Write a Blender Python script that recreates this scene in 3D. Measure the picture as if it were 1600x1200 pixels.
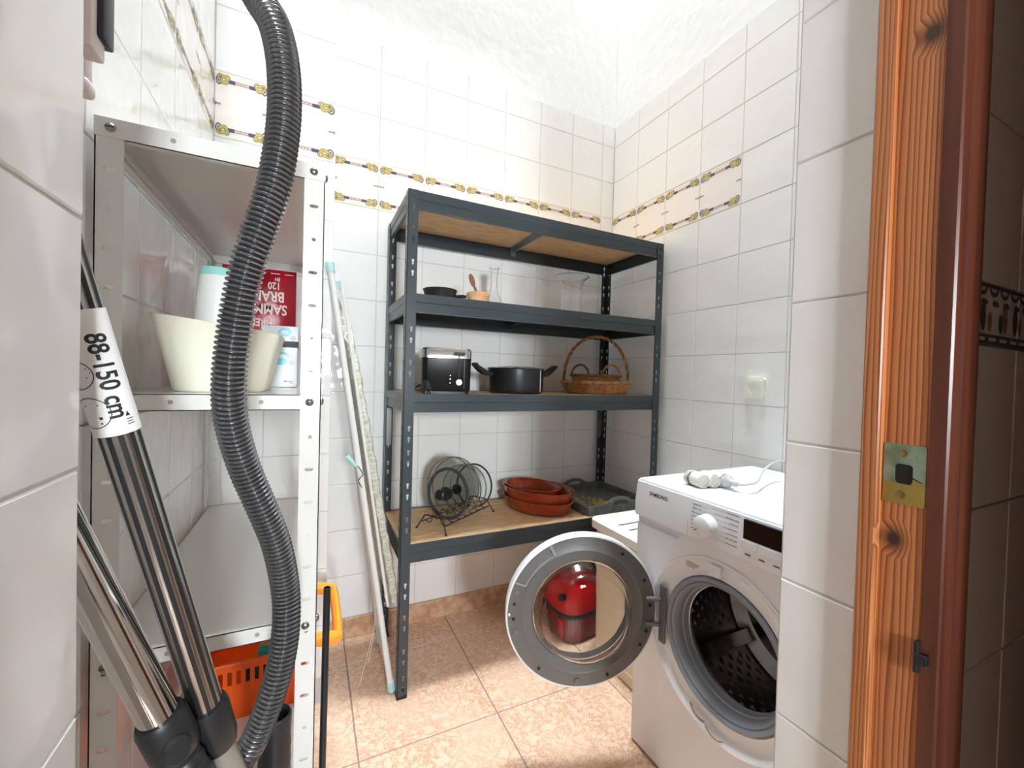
import bpy, bmesh, math, random
from mathutils import Vector, Matrix
from mathutils.geometry import tessellate_polygon

for o in list(bpy.data.objects):
    bpy.data.objects.remove(o)
S = bpy.context.scene
COL = S.collection
R = math.radians
PI = math.pi
random.seed(7)

# ------------------------------------------------------------------ camera
YAW, PITCH, ROLL = 0.4499, -0.0166, 0.0276
CAM = Vector((-1.5354, -1.9194, 1.1549))
_r = Vector((math.cos(YAW), -math.sin(YAW), 0)); _f = Vector((math.sin(YAW), math.cos(YAW), 0)); _u = Vector((0, 0, 1))
_f2 = _f * math.cos(PITCH) + _u * math.sin(PITCH); _u2 = _u * math.cos(PITCH) - _f * math.sin(PITCH)
_r2 = _r * math.cos(ROLL) + _u2 * math.sin(ROLL); _u3 = _u2 * math.cos(ROLL) - _r * math.sin(ROLL)
cd = bpy.data.cameras.new('camera'); cam = bpy.data.objects.new('camera', cd); COL.objects.link(cam)
cd.sensor_fit = 'HORIZONTAL'; cd.sensor_width = 36; cd.lens = 36 * 651.36 / 1600; cd.clip_start = 0.02; cd.clip_end = 60
cam.matrix_world = Matrix(((_r2.x, _u3.x, -_f2.x, CAM.x), (_r2.y, _u3.y, -_f2.y, CAM.y), (_r2.z, _u3.z, -_f2.z, CAM.z), (0, 0, 0, 1)))
S.camera = cam

# ------------------------------------------------------------------ sky, portal, exposure
W = bpy.data.worlds.new('sky'); S.world = W; W.use_nodes = True
wb = W.node_tree.nodes['Background']
wb.inputs[0].default_value = (0.87, 0.95, 1.0, 1); wb.inputs[1].default_value = 128.0
ROOM_H, FRONT_H = 12.5, 12.5                                   # unseen light well open to the sky, made tall to even the light
def portal(name, loc, rot, sx, sy):
    l = bpy.data.lights.new(name, 'AREA'); l.shape = 'RECTANGLE'; l.size = sx; l.size_y = sy; l.cycles.is_portal = True
    o = bpy.data.objects.new(name, l); COL.objects.link(o); o.location = loc; o.rotation_euler = rot
portal('sky_portal_top', (-.91, -.775, ROOM_H + .005), (0, 0, 0), 1.82, 1.56)
S.cycles.max_bounces = 20; S.cycles.diffuse_bounces = 14; S.cycles.glossy_bounces = 8; S.cycles.transmission_bounces = 14; S.cycles.transparent_max_bounces = 12
FILL_WIN = (-1.69, -1.23, 1.08, 1.64, -3.80)                         # unseen kitchen window added behind the camera as fill light: x0 x1 z0 z1 and wall plane
portal('sky_portal_kitchen', ((FILL_WIN[0] + FILL_WIN[1]) / 2, FILL_WIN[4] - .11, (FILL_WIN[2] + FILL_WIN[3]) / 2), (-PI / 2, 0, PI), FILL_WIN[1] - FILL_WIN[0], FILL_WIN[3] - FILL_WIN[2])
vs = S.view_settings; vs.view_transform = 'Standard'; vs.look = 'None'; vs.exposure = 0.52; vs.gamma = 1; vs.use_curve_mapping = False

# ------------------------------------------------------------------ materials
def lin(c):
    return tuple((x / 12.92 if x <= .04045 else ((x + .055) / 1.055) ** 2.4) for x in (v / 255 for v in c))
MATS = {}
def mat(name, rgb, rough=.5, metal=0, spec=.5, var=None, vscale=20, bump=0, bscale=40, trans=0, ior=1.45, stretch=None, coat=0, detail=3):
    """rgb is an sRGB 0-255 triple; var a second colour mixed in by noise"""
    m = bpy.data.materials.new(name); m.use_nodes = True
    nt = m.node_tree; b = nt.nodes['Principled BSDF']
    b.inputs['Base Color'].default_value = (*lin(rgb), 1); b.inputs['Roughness'].default_value = rough
    b.inputs['Metallic'].default_value = metal; b.inputs['Specular IOR Level'].default_value = spec
    b.inputs['IOR'].default_value = ior; b.inputs['Coat Weight'].default_value = coat; b.inputs['Coat Roughness'].default_value = .05
    if trans: b.inputs['Transmission Weight'].default_value = trans
    if var or bump:
        g = nt.nodes.new('ShaderNodeNewGeometry'); src = g.outputs['Position']
        if stretch:
            mp = nt.nodes.new('ShaderNodeMapping'); mp.inputs['Scale'].default_value = stretch
            nt.links.new(src, mp.inputs[0]); src = mp.outputs[0]
    if var:
        n = nt.nodes.new('ShaderNodeTexNoise'); n.inputs['Scale'].default_value = vscale; n.inputs['Detail'].default_value = detail
        nt.links.new(src, n.inputs['Vector'])
        cr = nt.nodes.new('ShaderNodeValToRGB'); cr.color_ramp.elements[0].position = .38; cr.color_ramp.elements[1].position = .62
        cr.color_ramp.elements[0].color = (*lin(rgb), 1); cr.color_ramp.elements[1].color = (*lin(var), 1)
        nt.links.new(n.outputs['Fac'], cr.inputs[0]); nt.links.new(cr.outputs[0], b.inputs['Base Color'])
    if bump:
        n2 = nt.nodes.new('ShaderNodeTexNoise'); n2.inputs['Scale'].default_value = bscale; n2.inputs['Detail'].default_value = 2
        nt.links.new(src, n2.inputs['Vector'])
        bp = nt.nodes.new('ShaderNodeBump'); bp.inputs['Strength'].default_value = 1; bp.inputs['Distance'].default_value = bump
        nt.links.new(n2.outputs['Fac'], bp.inputs['Height']); nt.links.new(bp.outputs[0], b.inputs['Normal'])
    MATS[name] = m
    return m

mat('tile', (239, 239, 238), .05, bump=.004, bscale=10)
mat('tile_jamb', (232, 231, 229), .10, bump=.003, bscale=9)
mat('tile_decor', (240, 235, 230), .08, bump=.0025, bscale=11)
mat('grout', (206, 203, 200), .85)
mat('plaster', (244, 245, 245), .75, bump=.003, bscale=16)
mat('gold', (206, 184, 112), .25); mat('gold_dark', (128, 112, 66), .3); mat('navy', (88, 92, 122), .25); mat('rose', (178, 134, 132), .3); mat('motif_grey', (120, 120, 128), .3)
mat('floor_grout', (146, 130, 120), .8)
mat('skirting', (214, 178, 148), .25, var=(190, 146, 112), vscale=26, detail=6)
mat('shelf_white', (220, 218, 214), .18)
mat('hole_dark', (60, 58, 56), .6)
mat('bolt', (150, 145, 138), .3, metal=1)
mat('rack_paint', (58, 67, 73), .34)
mat('mdf', (224, 190, 148), .6, var=(206, 168, 122), vscale=16, stretch=(1, 3, 3), detail=5)
mat('zinc', (150, 152, 152), .35, metal=.9)
mat('machine_white', (232, 234, 238), .22)
mat('machine_plastic', (228, 230, 235), .3)
mat('door_grey', (104, 102, 100), .42)
mat('gasket', (140, 145, 154), .45)
mat('drum', (200, 198, 196), .18, metal=1)
mat('drum_dark', (150, 148, 147), .22, metal=1)
mat('black_gloss', (9, 9, 10), .2, spec=.25); mat('ink', (40, 40, 44), .5); mat('ink_grey', (150, 150, 155), .5); mat('ink_mid', (104, 104, 110), .5)
mat('chrome', (215, 212, 208), .07, metal=1)
mat('steel', (190, 188, 184), .22, metal=1)
mat('hose', (124, 125, 128), .2, metal=.85)
mat('black_plastic', (32, 33, 35), .4); mat('black_matt', (26, 26, 28), .5)
mat('grey_tube', (150, 147, 140), .35, metal=.3)
mat('label_white', (232, 231, 230), .45)
mat('cream', (237, 234, 216), .45); mat('white_plastic', (238, 238, 236), .4); mat('mint', (160, 222, 212), .4)
mat('red_bag', (176, 14, 40), .3, var=(140, 6, 28), vscale=9, bump=.004, bscale=24)
mat('bag_print', (240, 214, 212), .5)
mat('box_silver', (196, 198, 202), .3); mat('teal', (66, 176, 190), .3); mat('print_navy', (40, 40, 70), .4)
mat('orange', (240, 98, 22), .35); mat('amber', (250, 160, 50), .4)
mat('green_dark', (44, 164, 158), .3); mat('tan', (214, 148, 108), .5); mat('bottle_dark', (40, 56, 50), .35)
mat('wood_bowl', (228, 186, 146), .5, var=(214, 166, 122), vscale=30); mat('spoon', (142, 96, 66), .55)
mat('pan_black', (34, 34, 36), .38)
mat('toaster_black', (20, 21, 23), .32, spec=.3); mat('toaster_steel', (196, 194, 190), .24, metal=1); mat('knob_silver', (206, 206, 204), .2, metal=.8)
mat('pot_black', (26, 28, 32), .36)
mat('wicker', (196, 150, 104), .55, var=(160, 108, 66), vscale=60); mat('wicker_dark', (150, 104, 66), .6, var=(122, 80, 48), vscale=70)
mat('terracotta', (158, 66, 36), .18, var=(138, 50, 26), vscale=12); mat('terracotta_raw', (178, 84, 46), .3)
mat('tray_grey', (116, 122, 122), .6, var=(98, 102, 102), vscale=30); mat('tray_print', (226, 208, 96), .6, var=(186, 168, 76), vscale=60)
mat('wire_black', (30, 24, 22), .4); mat('rim_dark', (54, 60, 64), .35)
mat('glass', (255, 255, 255), .0, trans=1, ior=1.42); mat('glass_thick', (252, 254, 253), .0, trans=1, ior=1.25); mat('glass_lid', (246, 250, 249), .0, trans=1, ior=1.2)
mat('hamper_cream', (226, 214, 190), .45); mat('hamper_lid', (242, 241, 236), .4)
mat('red_gloss', (190, 8, 22), .2); mat('red_dark', (120, 6, 16), .35)
mat('board_tube', (226, 226, 222), .35); 
mat('board_cover', (216, 217, 206), .9, var=(184, 184, 164), vscale=46, stretch=(1, 1, 2.2), bump=.002, bscale=90, detail=5)
mat('teal_pale', (176, 216, 214), .4); mat('thread', (206, 190, 170), .7)
mat('socket', (240, 239, 228), .35); mat('socket_dark', (70, 66, 60), .5); mat('adapter', (238, 236, 226), .35); mat('plug_grey', (196, 198, 200), .45)
mat('pink_plastic', (226, 214, 214), .4); mat('navy_strip', (36, 40, 58), .4)
mat('brass', (122, 136, 106), .4, metal=.55, var=(150, 166, 146), vscale=60); mat('brass_bright', (214, 184, 100), .22, metal=1)
mat('dark_steel', (58, 60, 62), .3, metal=.7)
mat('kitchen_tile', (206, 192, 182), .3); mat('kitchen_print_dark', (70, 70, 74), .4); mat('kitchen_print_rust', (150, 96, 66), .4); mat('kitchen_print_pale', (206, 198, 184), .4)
mat('kitchen_paint', (160, 150, 140), .8); mat('room_ceiling', (240, 240, 238), .8)

def wood_material():
    m = bpy.data.materials.new('pine'); m.use_nodes = True; nt = m.node_tree; b = nt.nodes['Principled BSDF']
    g = nt.nodes.new('ShaderNodeNewGeometry')
    mp = nt.nodes.new('ShaderNodeMapping'); mp.inputs['Scale'].default_value = (1, 1, .055)
    nt.links.new(g.outputs['Position'], mp.inputs[0])
    n = nt.nodes.new('ShaderNodeTexNoise'); n.inputs['Scale'].default_value = 26; n.inputs['Detail'].default_value = 2
    nt.links.new(mp.outputs[0], n.inputs['Vector'])
    # knots pull the rings aside
    acc = None
    for (ky, kz, kr) in ((-1.692, 1.556, .020), (-1.676, .976, .018)):
        d = nt.nodes.new('ShaderNodeVectorMath'); d.operation = 'SUBTRACT'; d.inputs[1].default_value = (-.91, ky, kz)
        nt.links.new(g.outputs['Position'], d.inputs[0])
        s = nt.nodes.new('ShaderNodeVectorMath'); s.operation = 'MULTIPLY'; s.inputs[1].default_value = (0, 1, .75)
        nt.links.new(d.outputs[0], s.inputs[0])
        l = nt.nodes.new('ShaderNodeVectorMath'); l.operation = 'LENGTH'; nt.links.new(s.outputs[0], l.inputs[0])
        mr = nt.nodes.new('ShaderNodeMapRange'); mr.inputs['From Min'].default_value = kr * .25; mr.inputs['From Max'].default_value = kr
        mr.inputs['To Min'].default_value = 1; mr.inputs['To Max'].default_value = 0; nt.links.new(l.outputs['Value'], mr.inputs[0])
        if acc is None: acc = mr.outputs[0]
        else:
            mx = nt.nodes.new('ShaderNodeMath'); mx.operation = 'MAXIMUM'; nt.links.new(acc, mx.inputs[0]); nt.links.new(mr.outputs[0], mx.inputs[1]); acc = mx.outputs[0]
    sep = nt.nodes.new('ShaderNodeSeparateXYZ'); nt.links.new(mp.outputs[0], sep.inputs[0])
    a1 = nt.nodes.new('ShaderNodeMath'); a1.operation = 'MULTIPLY'; a1.inputs[1].default_value = 190; nt.links.new(sep.outputs['Y'], a1.inputs[0])
    a1b = nt.nodes.new('ShaderNodeMath'); a1b.operation = 'MULTIPLY_ADD'; a1b.inputs[1].default_value = 150; nt.links.new(sep.outputs['X'], a1b.inputs[0]); nt.links.new(a1.outputs[0], a1b.inputs[2])
    a2 = nt.nodes.new('ShaderNodeMath'); a2.operation = 'MULTIPLY_ADD'; a2.inputs[1].default_value = 5.5; nt.links.new(n.outputs['Fac'], a2.inputs[0]); nt.links.new(a1b.outputs[0], a2.inputs[2])
    a3 = nt.nodes.new('ShaderNodeMath'); a3.operation = 'MULTIPLY_ADD'; a3.inputs[1].default_value = 1.6; nt.links.new(acc, a3.inputs[0]); nt.links.new(a2.outputs[0], a3.inputs[2])
    fr = nt.nodes.new('ShaderNodeMath'); fr.operation = 'FRACT'; nt.links.new(a3.outputs[0], fr.inputs[0])
    cr = nt.nodes.new('ShaderNodeValToRGB'); e = cr.color_ramp.elements
    e[0].position = 0; e[0].color = (*lin((192, 128, 78)), 1); e[1].position = .55; e[1].color = (*lin((174, 106, 60)), 1)
    x = e.new(.88); x.color = (*lin((120, 64, 36)), 1); x = e.new(1); x.color = (*lin((182, 116, 68)), 1)
    nt.links.new(fr.outputs[0], cr.inputs[0])
    mix = nt.nodes.new('ShaderNodeMix'); mix.data_type = 'RGBA'; mix.inputs['B'].default_value = (*lin((62, 40, 30)), 1)
    pw = nt.nodes.new('ShaderNodeMath'); pw.operation = 'POWER'; pw.inputs[1].default_value = 1.6; nt.links.new(acc, pw.inputs[0])
    nt.links.new(pw.outputs[0], mix.inputs['Factor']); nt.links.new(cr.outputs[0], mix.inputs['A'])
    nt.links.new(mix.outputs['Result'], b.inputs['Base Color'])
    b.inputs['Roughness'].default_value = .32
    MATS['pine'] = m
wood_material()
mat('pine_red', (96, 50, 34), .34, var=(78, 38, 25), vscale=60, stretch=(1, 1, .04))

def floor_material():
    m = bpy.data.materials.new('marble_beige'); m.use_nodes = True; nt = m.node_tree; b = nt.nodes['Principled BSDF']
    g = nt.nodes.new('ShaderNodeNewGeometry')
    n = nt.nodes.new('ShaderNodeTexNoise'); n.inputs['Scale'].default_value = 24; n.inputs['Detail'].default_value = 8; n.inputs['Roughness'].default_value = .72; n.inputs['Distortion'].default_value = .35
    n2 = nt.nodes.new('ShaderNodeTexNoise'); n2.inputs['Scale'].default_value = 5; n2.inputs['Detail'].default_value = 3
    nt.links.new(g.outputs['Position'], n.inputs['Vector']); nt.links.new(g.outputs['Position'], n2.inputs['Vector'])
    s = nt.nodes.new('ShaderNodeMath'); s.operation = 'SUBTRACT'; s.inputs[1].default_value = .5; nt.links.new(n.outputs['Fac'], s.inputs[0])
    a = nt.nodes.new('ShaderNodeMath'); a.operation = 'ABSOLUTE'; nt.links.new(s.outputs[0], a.inputs[0])
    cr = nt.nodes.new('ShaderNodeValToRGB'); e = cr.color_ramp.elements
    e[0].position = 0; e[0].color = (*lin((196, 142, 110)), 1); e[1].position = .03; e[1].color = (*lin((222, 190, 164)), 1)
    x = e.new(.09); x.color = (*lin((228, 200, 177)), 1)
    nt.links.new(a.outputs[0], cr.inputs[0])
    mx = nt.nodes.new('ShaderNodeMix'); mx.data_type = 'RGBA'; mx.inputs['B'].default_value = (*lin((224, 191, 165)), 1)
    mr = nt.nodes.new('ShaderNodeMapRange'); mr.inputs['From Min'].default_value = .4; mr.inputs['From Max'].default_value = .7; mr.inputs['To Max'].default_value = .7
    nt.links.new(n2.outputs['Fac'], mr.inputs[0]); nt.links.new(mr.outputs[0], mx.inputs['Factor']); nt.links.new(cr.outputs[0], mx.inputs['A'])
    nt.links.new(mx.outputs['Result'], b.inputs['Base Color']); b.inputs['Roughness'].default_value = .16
    MATS['marble_beige'] = m
floor_material()

# ------------------------------------------------------------------ mesh helpers
class MB:
    def __init__(s): s.v = []; s.f = []; s.m = []
    def add(s, vs, fs, mi=0, M=None):
        n = len(s.v)
        s.v += [tuple(M @ Vector(p)) if M is not None else tuple(p) for p in vs]
        s.f += [tuple(n + i for i in f) for f in fs]; s.m += [mi] * len(fs)
        return s
    def box(s, x0, x1, y0, y1, z0, z1, mi=0, M=None):
        return s.add([(x0, y0, z0), (x1, y0, z0), (x1, y1, z0), (x0, y1, z0), (x0, y0, z1), (x1, y0, z1), (x1, y1, z1), (x0, y1, z1)],
                     [(0, 3, 2, 1), (4, 5, 6, 7), (0, 1, 5, 4), (1, 2, 6, 5), (2, 3, 7, 6), (3, 0, 4, 7)], mi, M)
    def rbox(s, x0, x1, y0, y1, z0, z1, r=.004, seg=2, mi=0, M=None):
        bm = bmesh.new(); bmesh.ops.create_cube(bm, size=1)
        for v in bm.verts: v.co = Vector(((x0 + x1) / 2 + v.co.x * (x1 - x0), (y0 + y1) / 2 + v.co.y * (y1 - y0), (z0 + z1) / 2 + v.co.z * (z1 - z0)))
        bmesh.ops.bevel(bm, geom=bm.edges[:] + bm.verts[:], offset=r, segments=seg, affect='EDGES', profile=.5)
        bm.verts.index_update()
        s.add([v.co.copy() for v in bm.verts], [[v.index for v in f.verts] for f in bm.faces], mi, M); bm.free(); return s
    def tube(s, pts, rad, n=12, mi=0, caps=True, closed=False, M=None, flat=1):
        pts = [Vector(p) for p in pts]; k = len(pts)
        rr = rad if isinstance(rad, (list, tuple)) else [rad] * k
        T = []
        for i in range(k):
            if closed: t = pts[(i + 1) % k] - pts[i - 1]
            else: t = pts[min(i + 1, k - 1)] - pts[max(i - 1, 0)]
            T.append(t.normalized())
        up = Vector((0, 0, 1)) if abs(T[0].z) < .9 else Vector((1, 0, 0))
        a = T[0].cross(up).normalized(); vs = []
        for i in range(k):
            a = (a - T[i] * a.dot(T[i])).normalized(); b = T[i].cross(a)
            for j in range(n):
                w = 2 * PI * j / n; vs.append(pts[i] + a * (math.cos(w) * rr[i]) + b * (math.sin(w) * rr[i] * flat))
        fs = []
        for i in range(k if closed else k - 1):
            i2 = (i + 1) % k
            for j in range(n): fs.append((i * n + j, i * n + (j + 1) % n, i2 * n + (j + 1) % n, i2 * n + j))
        if caps and not closed: fs.append(tuple(range(n))[::-1]); fs.append(tuple((k - 1) * n + j for j in range(n)))
        return s.add(vs, fs, mi, M)
    def lathe(s, prof, n=32, mi=0, M=None, sx=1, sy=1, a0=0, a1=2 * PI, wob=None):
        full = abs(a1 - a0 - 2 * PI) < 1e-6; cols = n if full else n + 1
        vs = []; fs = []
        for (r, z) in prof:
            for j in range(cols):
                w = a0 + (a1 - a0) * j / n; k = wob(w, z) if wob else 1
                vs.append((r * k * math.cos(w) * sx, r * k * math.sin(w) * sy, z))
        for i in range(len(prof) - 1):
            for j in range(n):
                j2 = (j + 1) % cols
                q = [i * cols + j, i * cols + j2, (i + 1) * cols + j2, (i + 1) * cols + j]
                if prof[i][0] == 0: q = [i * cols, (i + 1) * cols + j2, (i + 1) * cols + j]
                elif prof[i + 1][0] == 0: q = [i * cols + j, i * cols + j2, (i + 1) * cols]
                fs.append(tuple(q))
        return s.add(vs, fs, mi, M)
    def prism(s, outer, holes, y0, y1, mi=0, M=None):
        """2-D loops in (x, z), extruded from y0 to y1, holes cut through"""
        loops = [outer] + list(holes); flat = [p for l in loops for p in l]; n = len(flat)
        tris = tessellate_polygon([[Vector((p[0], p[1], 0)) for p in l] for l in loops])
        vs = [(p[0], y0, p[1]) for p in flat] + [(p[0], y1, p[1]) for p in flat]
        fs = [tuple(t) for t in tris] + [tuple(i + n for i in t[::-1]) for t in tris]
        o = 0
        for l in loops:
            k = len(l)
            for i in range(k): fs.append((o + i, o + (i + 1) % k, n + o + (i + 1) % k, n + o + i))
            o += k
        return s.add(vs, fs, mi, M)
    def ring(s, cx, cz, rx, rz, w, y, mi=0, n=16, a0=0, a1=2 * PI, M=None, tilt=0):
        """flat printed ring in the (x, z) plane"""
        vs = []; fs = []; c, d = math.cos(tilt), math.sin(tilt)
        for j in range(n + 1):
            a = a0 + (a1 - a0) * j / n
            for e in (w / 2, -w / 2):
                px, pz = (rx + e) * math.cos(a), (rz + e) * math.sin(a)
                vs.append((cx + px * c - pz * d, y, cz + px * d + pz * c))
        for j in range(n): fs.append((2 * j, 2 * j + 2, 2 * j + 3, 2 * j + 1))
        return s.add(vs, fs, mi, M)
    def disc(s, cx, cz, rx, rz, y, mi=0, n=16, M=None):
        vs = [(cx + rx * math.cos(2 * PI * j / n), y, cz + rz * math.sin(2 * PI * j / n)) for j in range(n)]
        return s.add(vs, [tuple(range(n))], mi, M)
    def build(s, name, mats, parent=None, loc=(0, 0, 0), rz=0, smooth=35, fix=True, label=None):
        me = bpy.data.meshes.new(name); me.from_pydata(s.v, [], s.f)
        for k in (mats if isinstance(mats, (list, tuple)) else [mats]): me.materials.append(MATS[k])
        me.polygons.foreach_set('material_index', s.m)
        if fix:
            bm = bmesh.new(); bm.from_mesh(me); bmesh.ops.remove_doubles(bm, verts=bm.verts, dist=2e-6); bmesh.ops.dissolve_degenerate(bm, edges=bm.edges, dist=1e-7); bmesh.ops.recalc_face_normals(bm, faces=bm.faces); bm.to_mesh(me); bm.free()
        if smooth:
            me.shade_smooth(); me.set_sharp_from_angle(angle=R(smooth))
        me.update()
        o = bpy.data.objects.new(name, me); COL.objects.link(o); o.location = loc; o.rotation_euler = (0, 0, rz)
        if parent: o.parent = parent
        if label: o['label'] = label
        return o

def tag(o, label, cat, group=None):
    o['label'] = label; o['category'] = cat
    if group: o['group'] = group
    return o
def thing(name, label, cat, loc=(0, 0, 0), rz=0, group=None):
    o = bpy.data.objects.new(name, None); COL.objects.link(o); o.empty_display_size = .05
    o.location = loc; o.rotation_euler = (0, 0, rz)
    return tag(o, label, cat, group)
def struct(o):
    o['kind'] = 'structure'; return o
def place(me_obj, parent, loc, rz=0):
    c = me_obj.copy(); COL.objects.link(c); c.parent = parent; c.location = loc; c.rotation_euler = (0, 0, rz); return c
def T(x, y, z): return Matrix.Translation((x, y, z))
def RZ(a): return Matrix.Rotation(a, 4, 'Z')
def RX(a): return Matrix.Rotation(a, 4, 'X')
def RY(a): return Matrix.Rotation(a, 4, 'Y')
def frame(origin, zaxis, xhint=(1, 0, 0)):
    z = Vector(zaxis).normalized(); x = Vector(xhint); x = (x - z * x.dot(z)).normalized(); y = z.cross(x)
    return Matrix(((x.x, y.x, z.x, origin[0]), (x.y, y.y, z.y, origin[1]), (x.z, y.z, z.z, origin[2]), (0, 0, 0, 1)))
def catmull(P, step):
    P = [Vector(p) for p in P]; out = []
    Q = [P[0] * 2 - P[1]] + P + [P[-1] * 2 - P[-2]]
    for i in range(1, len(Q) - 2):
        a, b, c, d = Q[i - 1:i + 3]; n = max(2, int((c - b).length / step))
        for k in range(n):
            t = k / n
            out.append(.5 * ((2 * b) + (c - a) * t + (2 * a - 5 * b + 4 * c - d) * t * t + (3 * b - a - 3 * c + d) * t ** 3))
    out.append(P[-1]); return out
def oval(cx, cz, w, h, n=10):
    return [(cx + w / 2 * math.cos(2 * PI * i / n), cz + h / 2 * math.sin(2 * PI * i / n)) for i in range(n)]
def slot(cx, cz, w, h, n=4):
    """stadium, w wide and h high"""
    r = min(w, h) / 2; pts = []
    if w >= h:
        for i in range(n + 1): a = -PI / 2 + PI * i / n; pts.append((cx + w / 2 - r + r * math.cos(a), cz + r * math.sin(a)))
        for i in range(n + 1): a = PI / 2 + PI * i / n; pts.append((cx - w / 2 + r + r * math.cos(a), cz + r * math.sin(a)))
    else:
        for i in range(n + 1): a = PI * i / n; pts.append((cx + r * math.cos(a), cz + h / 2 - r + r * math.sin(a)))
        for i in range(n + 1): a = PI + PI * i / n; pts.append((cx + r * math.cos(a), cz - h / 2 + r + r * math.sin(a)))
    return pts
def rrect(x0, x1, z0, z1, r, n=4):
    pts = []
    for cx, cz, a in ((x1 - r, z0 + r, -PI / 2), (x1 - r, z1 - r, 0), (x0 + r, z1 - r, PI / 2), (x0 + r, z0 + r, PI)):
        for i in range(n + 1): b = a + PI / 2 * i / n; pts.append((cx + r * math.cos(b), cz + r * math.sin(b)))
    return pts

# lettering: built-in font turned into flat meshes, all at once
TEXT = {}
def make_texts(lst):
    obs = []
    for t in lst:
        cu = bpy.data.curves.new('t', 'FONT'); cu.body = t; cu.size = 1; cu.align_x = 'CENTER'; cu.align_y = 'CENTER'; cu.resolution_u = 3
        cu.offset = .022
        ob = bpy.data.objects.new('t', cu); COL.objects.link(ob); obs.append((t, ob))
    bpy.context.view_layer.update(); dg = bpy.context.evaluated_depsgraph_get()
    for t, ob in obs:
        me = ob.evaluated_get(dg).to_mesh()
        bm = bmesh.new(); bm.from_mesh(me); bmesh.ops.triangulate(bm, faces=bm.faces)
        if t.startswith('88'): bmesh.ops.subdivide_edges(bm, edges=bm.edges, cuts=3, use_grid_fill=True); bmesh.ops.triangulate(bm, faces=bm.faces)
        bm.verts.index_update(); TEXT[t] = ([tuple(v.co) for v in bm.verts], [tuple(v.index for v in f.verts) for f in bm.faces]); bm.free()
        ob.evaluated_get(dg).to_mesh_clear()
    for t, ob in obs: bpy.data.objects.remove(ob)
make_texts(['SAMSUNG', '88-150 cm', 'FIREM', 'SAMMUT', 'BRAN', '120', 'EN', 'x1'])
def text_into(mb, s, fn, mi=0):
    v, f = TEXT[s]; mb.add([fn(p[0], p[1]) for p in v], f, mi)

# ================================================================== THE ROOM
XL, YC, XC = -1.817, -.3495, -1.4727
ZR, ZT, ZSK = 2.2717, 2.5838, .088
JL, JLY, JR, JRY = -1.7012, -1.4682, -.9105, -1.5468
TS = .2
floor = struct(MB().box(-3.0, 1.2, -3.9, .15, -.12, -.002).build('floor', 'floor_grout', smooth=0))
tile_cache = {}
def tile_proto(w, h, m, t=.0075, c=.0016, gap=.0026):
    k = (round(w, 4), round(h, 4), m, t, c)
    if k not in tile_cache:
        a, b = (w - gap) / 2, (h - gap) / 2
        vs = []
        for (dx, y) in ((0, t), (0, c), (c, 0)):
            vs += [(-a + dx, y, -b + dx), (a - dx, y, -b + dx), (a - dx, y, b - dx), (-a + dx, y, b - dx)]
        fs = [(8, 9, 10, 11)]
        for i in range(4):
            j = (i + 1) % 4; fs += [(i, j, 4 + j, 4 + i), (4 + i, 4 + j, 8 + j, 8 + i)]
        o = MB().add(vs, fs).build('tile', m, smooth=0)
        me = o.data; bpy.data.objects.remove(o); tile_cache[k] = me
    return tile_cache[k]
def put_tile(wall, w, h, m, loc, rz, name='tile', tilt=.10):
    o = bpy.data.objects.new(name, tile_proto(w, h, m)); COL.objects.link(o); o.parent = wall; o.location = loc
    o.rotation_euler = (R(random.uniform(-tilt, tilt)), 0, rz + R(random.uniform(-tilt, tilt)))
    return o
def decor_print():
    mb = MB(); y = -.0006
    for sz in (1, -1):
        z0 = .074 * sz
        for sx in (1, -1):
            q = lambda u: sx * u
            mb.ring(q(.084), z0 - .001 * sz, .0090, .0125, .0056, y, 4)
            mb.disc(q(.084), z0 - .001 * sz, .0040, .006, y, 2, 10)
            mb.ring(q(.071), z0 + .003 * sz, .0175, .0090, .0085, y - .0001, 1, tilt=sx * sz * .55)
            mb.ring(q(.061), z0 + .005 * sz, .0150, .0082, .0080, y - .0002, 1, tilt=-sx * sz * .45)
            mb.ring(q(.071), z0 + .003 * sz, .0175, .0090, .0046, y - .0003, 0, tilt=sx * sz * .55)
            mb.ring(q(.061), z0 + .005 * sz, .0150, .0082, .0042, y - .0004, 0, tilt=-sx * sz * .45)
            a, b = sorted((q(.026), q(.050)))
            mb.add([(a, y, z0 - .0065), (b, y, z0 - .0065), (b, y, z0 + .0055), (a, y, z0 + .0055)], [(0, 1, 2, 3)], 2)
        for k in range(5): mb.ring(-.020 + k * .010, z0, .0052, .0042, .0030, y, 3, n=10)
        mb.add([(-.099, y, .0965 * sz), (.099, y, .0965 * sz), (.099, y, .092 * sz), (-.099, y, .092 * sz)], [(0, 1, 2, 3)], 5)
    for sx in (1, -1):
        mb.add([(sx * .076, y, 0), (sx * .083, y, .005), (sx * .083, y, -.005)], [(0, 1, 2)], 4)
        mb.disc(sx * .087, 0, .0028, .0035, y, 4, n=8)
        mb.add([(sx * .090, y, .0012), (sx * .097, y, .0065), (sx * .097, y, -.0065), (sx * .090, y, -.0012)], [(0, 1, 2, 3)], 4)
    o = mb.build('rope_print', ['gold', 'gold_dark', 'navy', 'rose', 'motif_grey', 'tile_decor'], smooth=0, fix=False)
    me = o.data; bpy.data.objects.remove(o); return me
DECOR = decor_print()
def put_decor(wall, w, loc, rz):
    t = put_tile(wall, w, TS, 'tile_decor', loc, rz, tilt=.04)
    if w > .12:
        p = bpy.data.objects.new('rope_print', DECOR); COL.objects.link(p); p.parent = t; p.scale = (w / TS, 1, 1)
rows = [(ZSK, ZR - 10 * TS)] + [(ZR + (k) * TS, ZR + (k + 1) * TS) for k in range(-10, 1)] + [(ZR + TS, ZT)]
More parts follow.
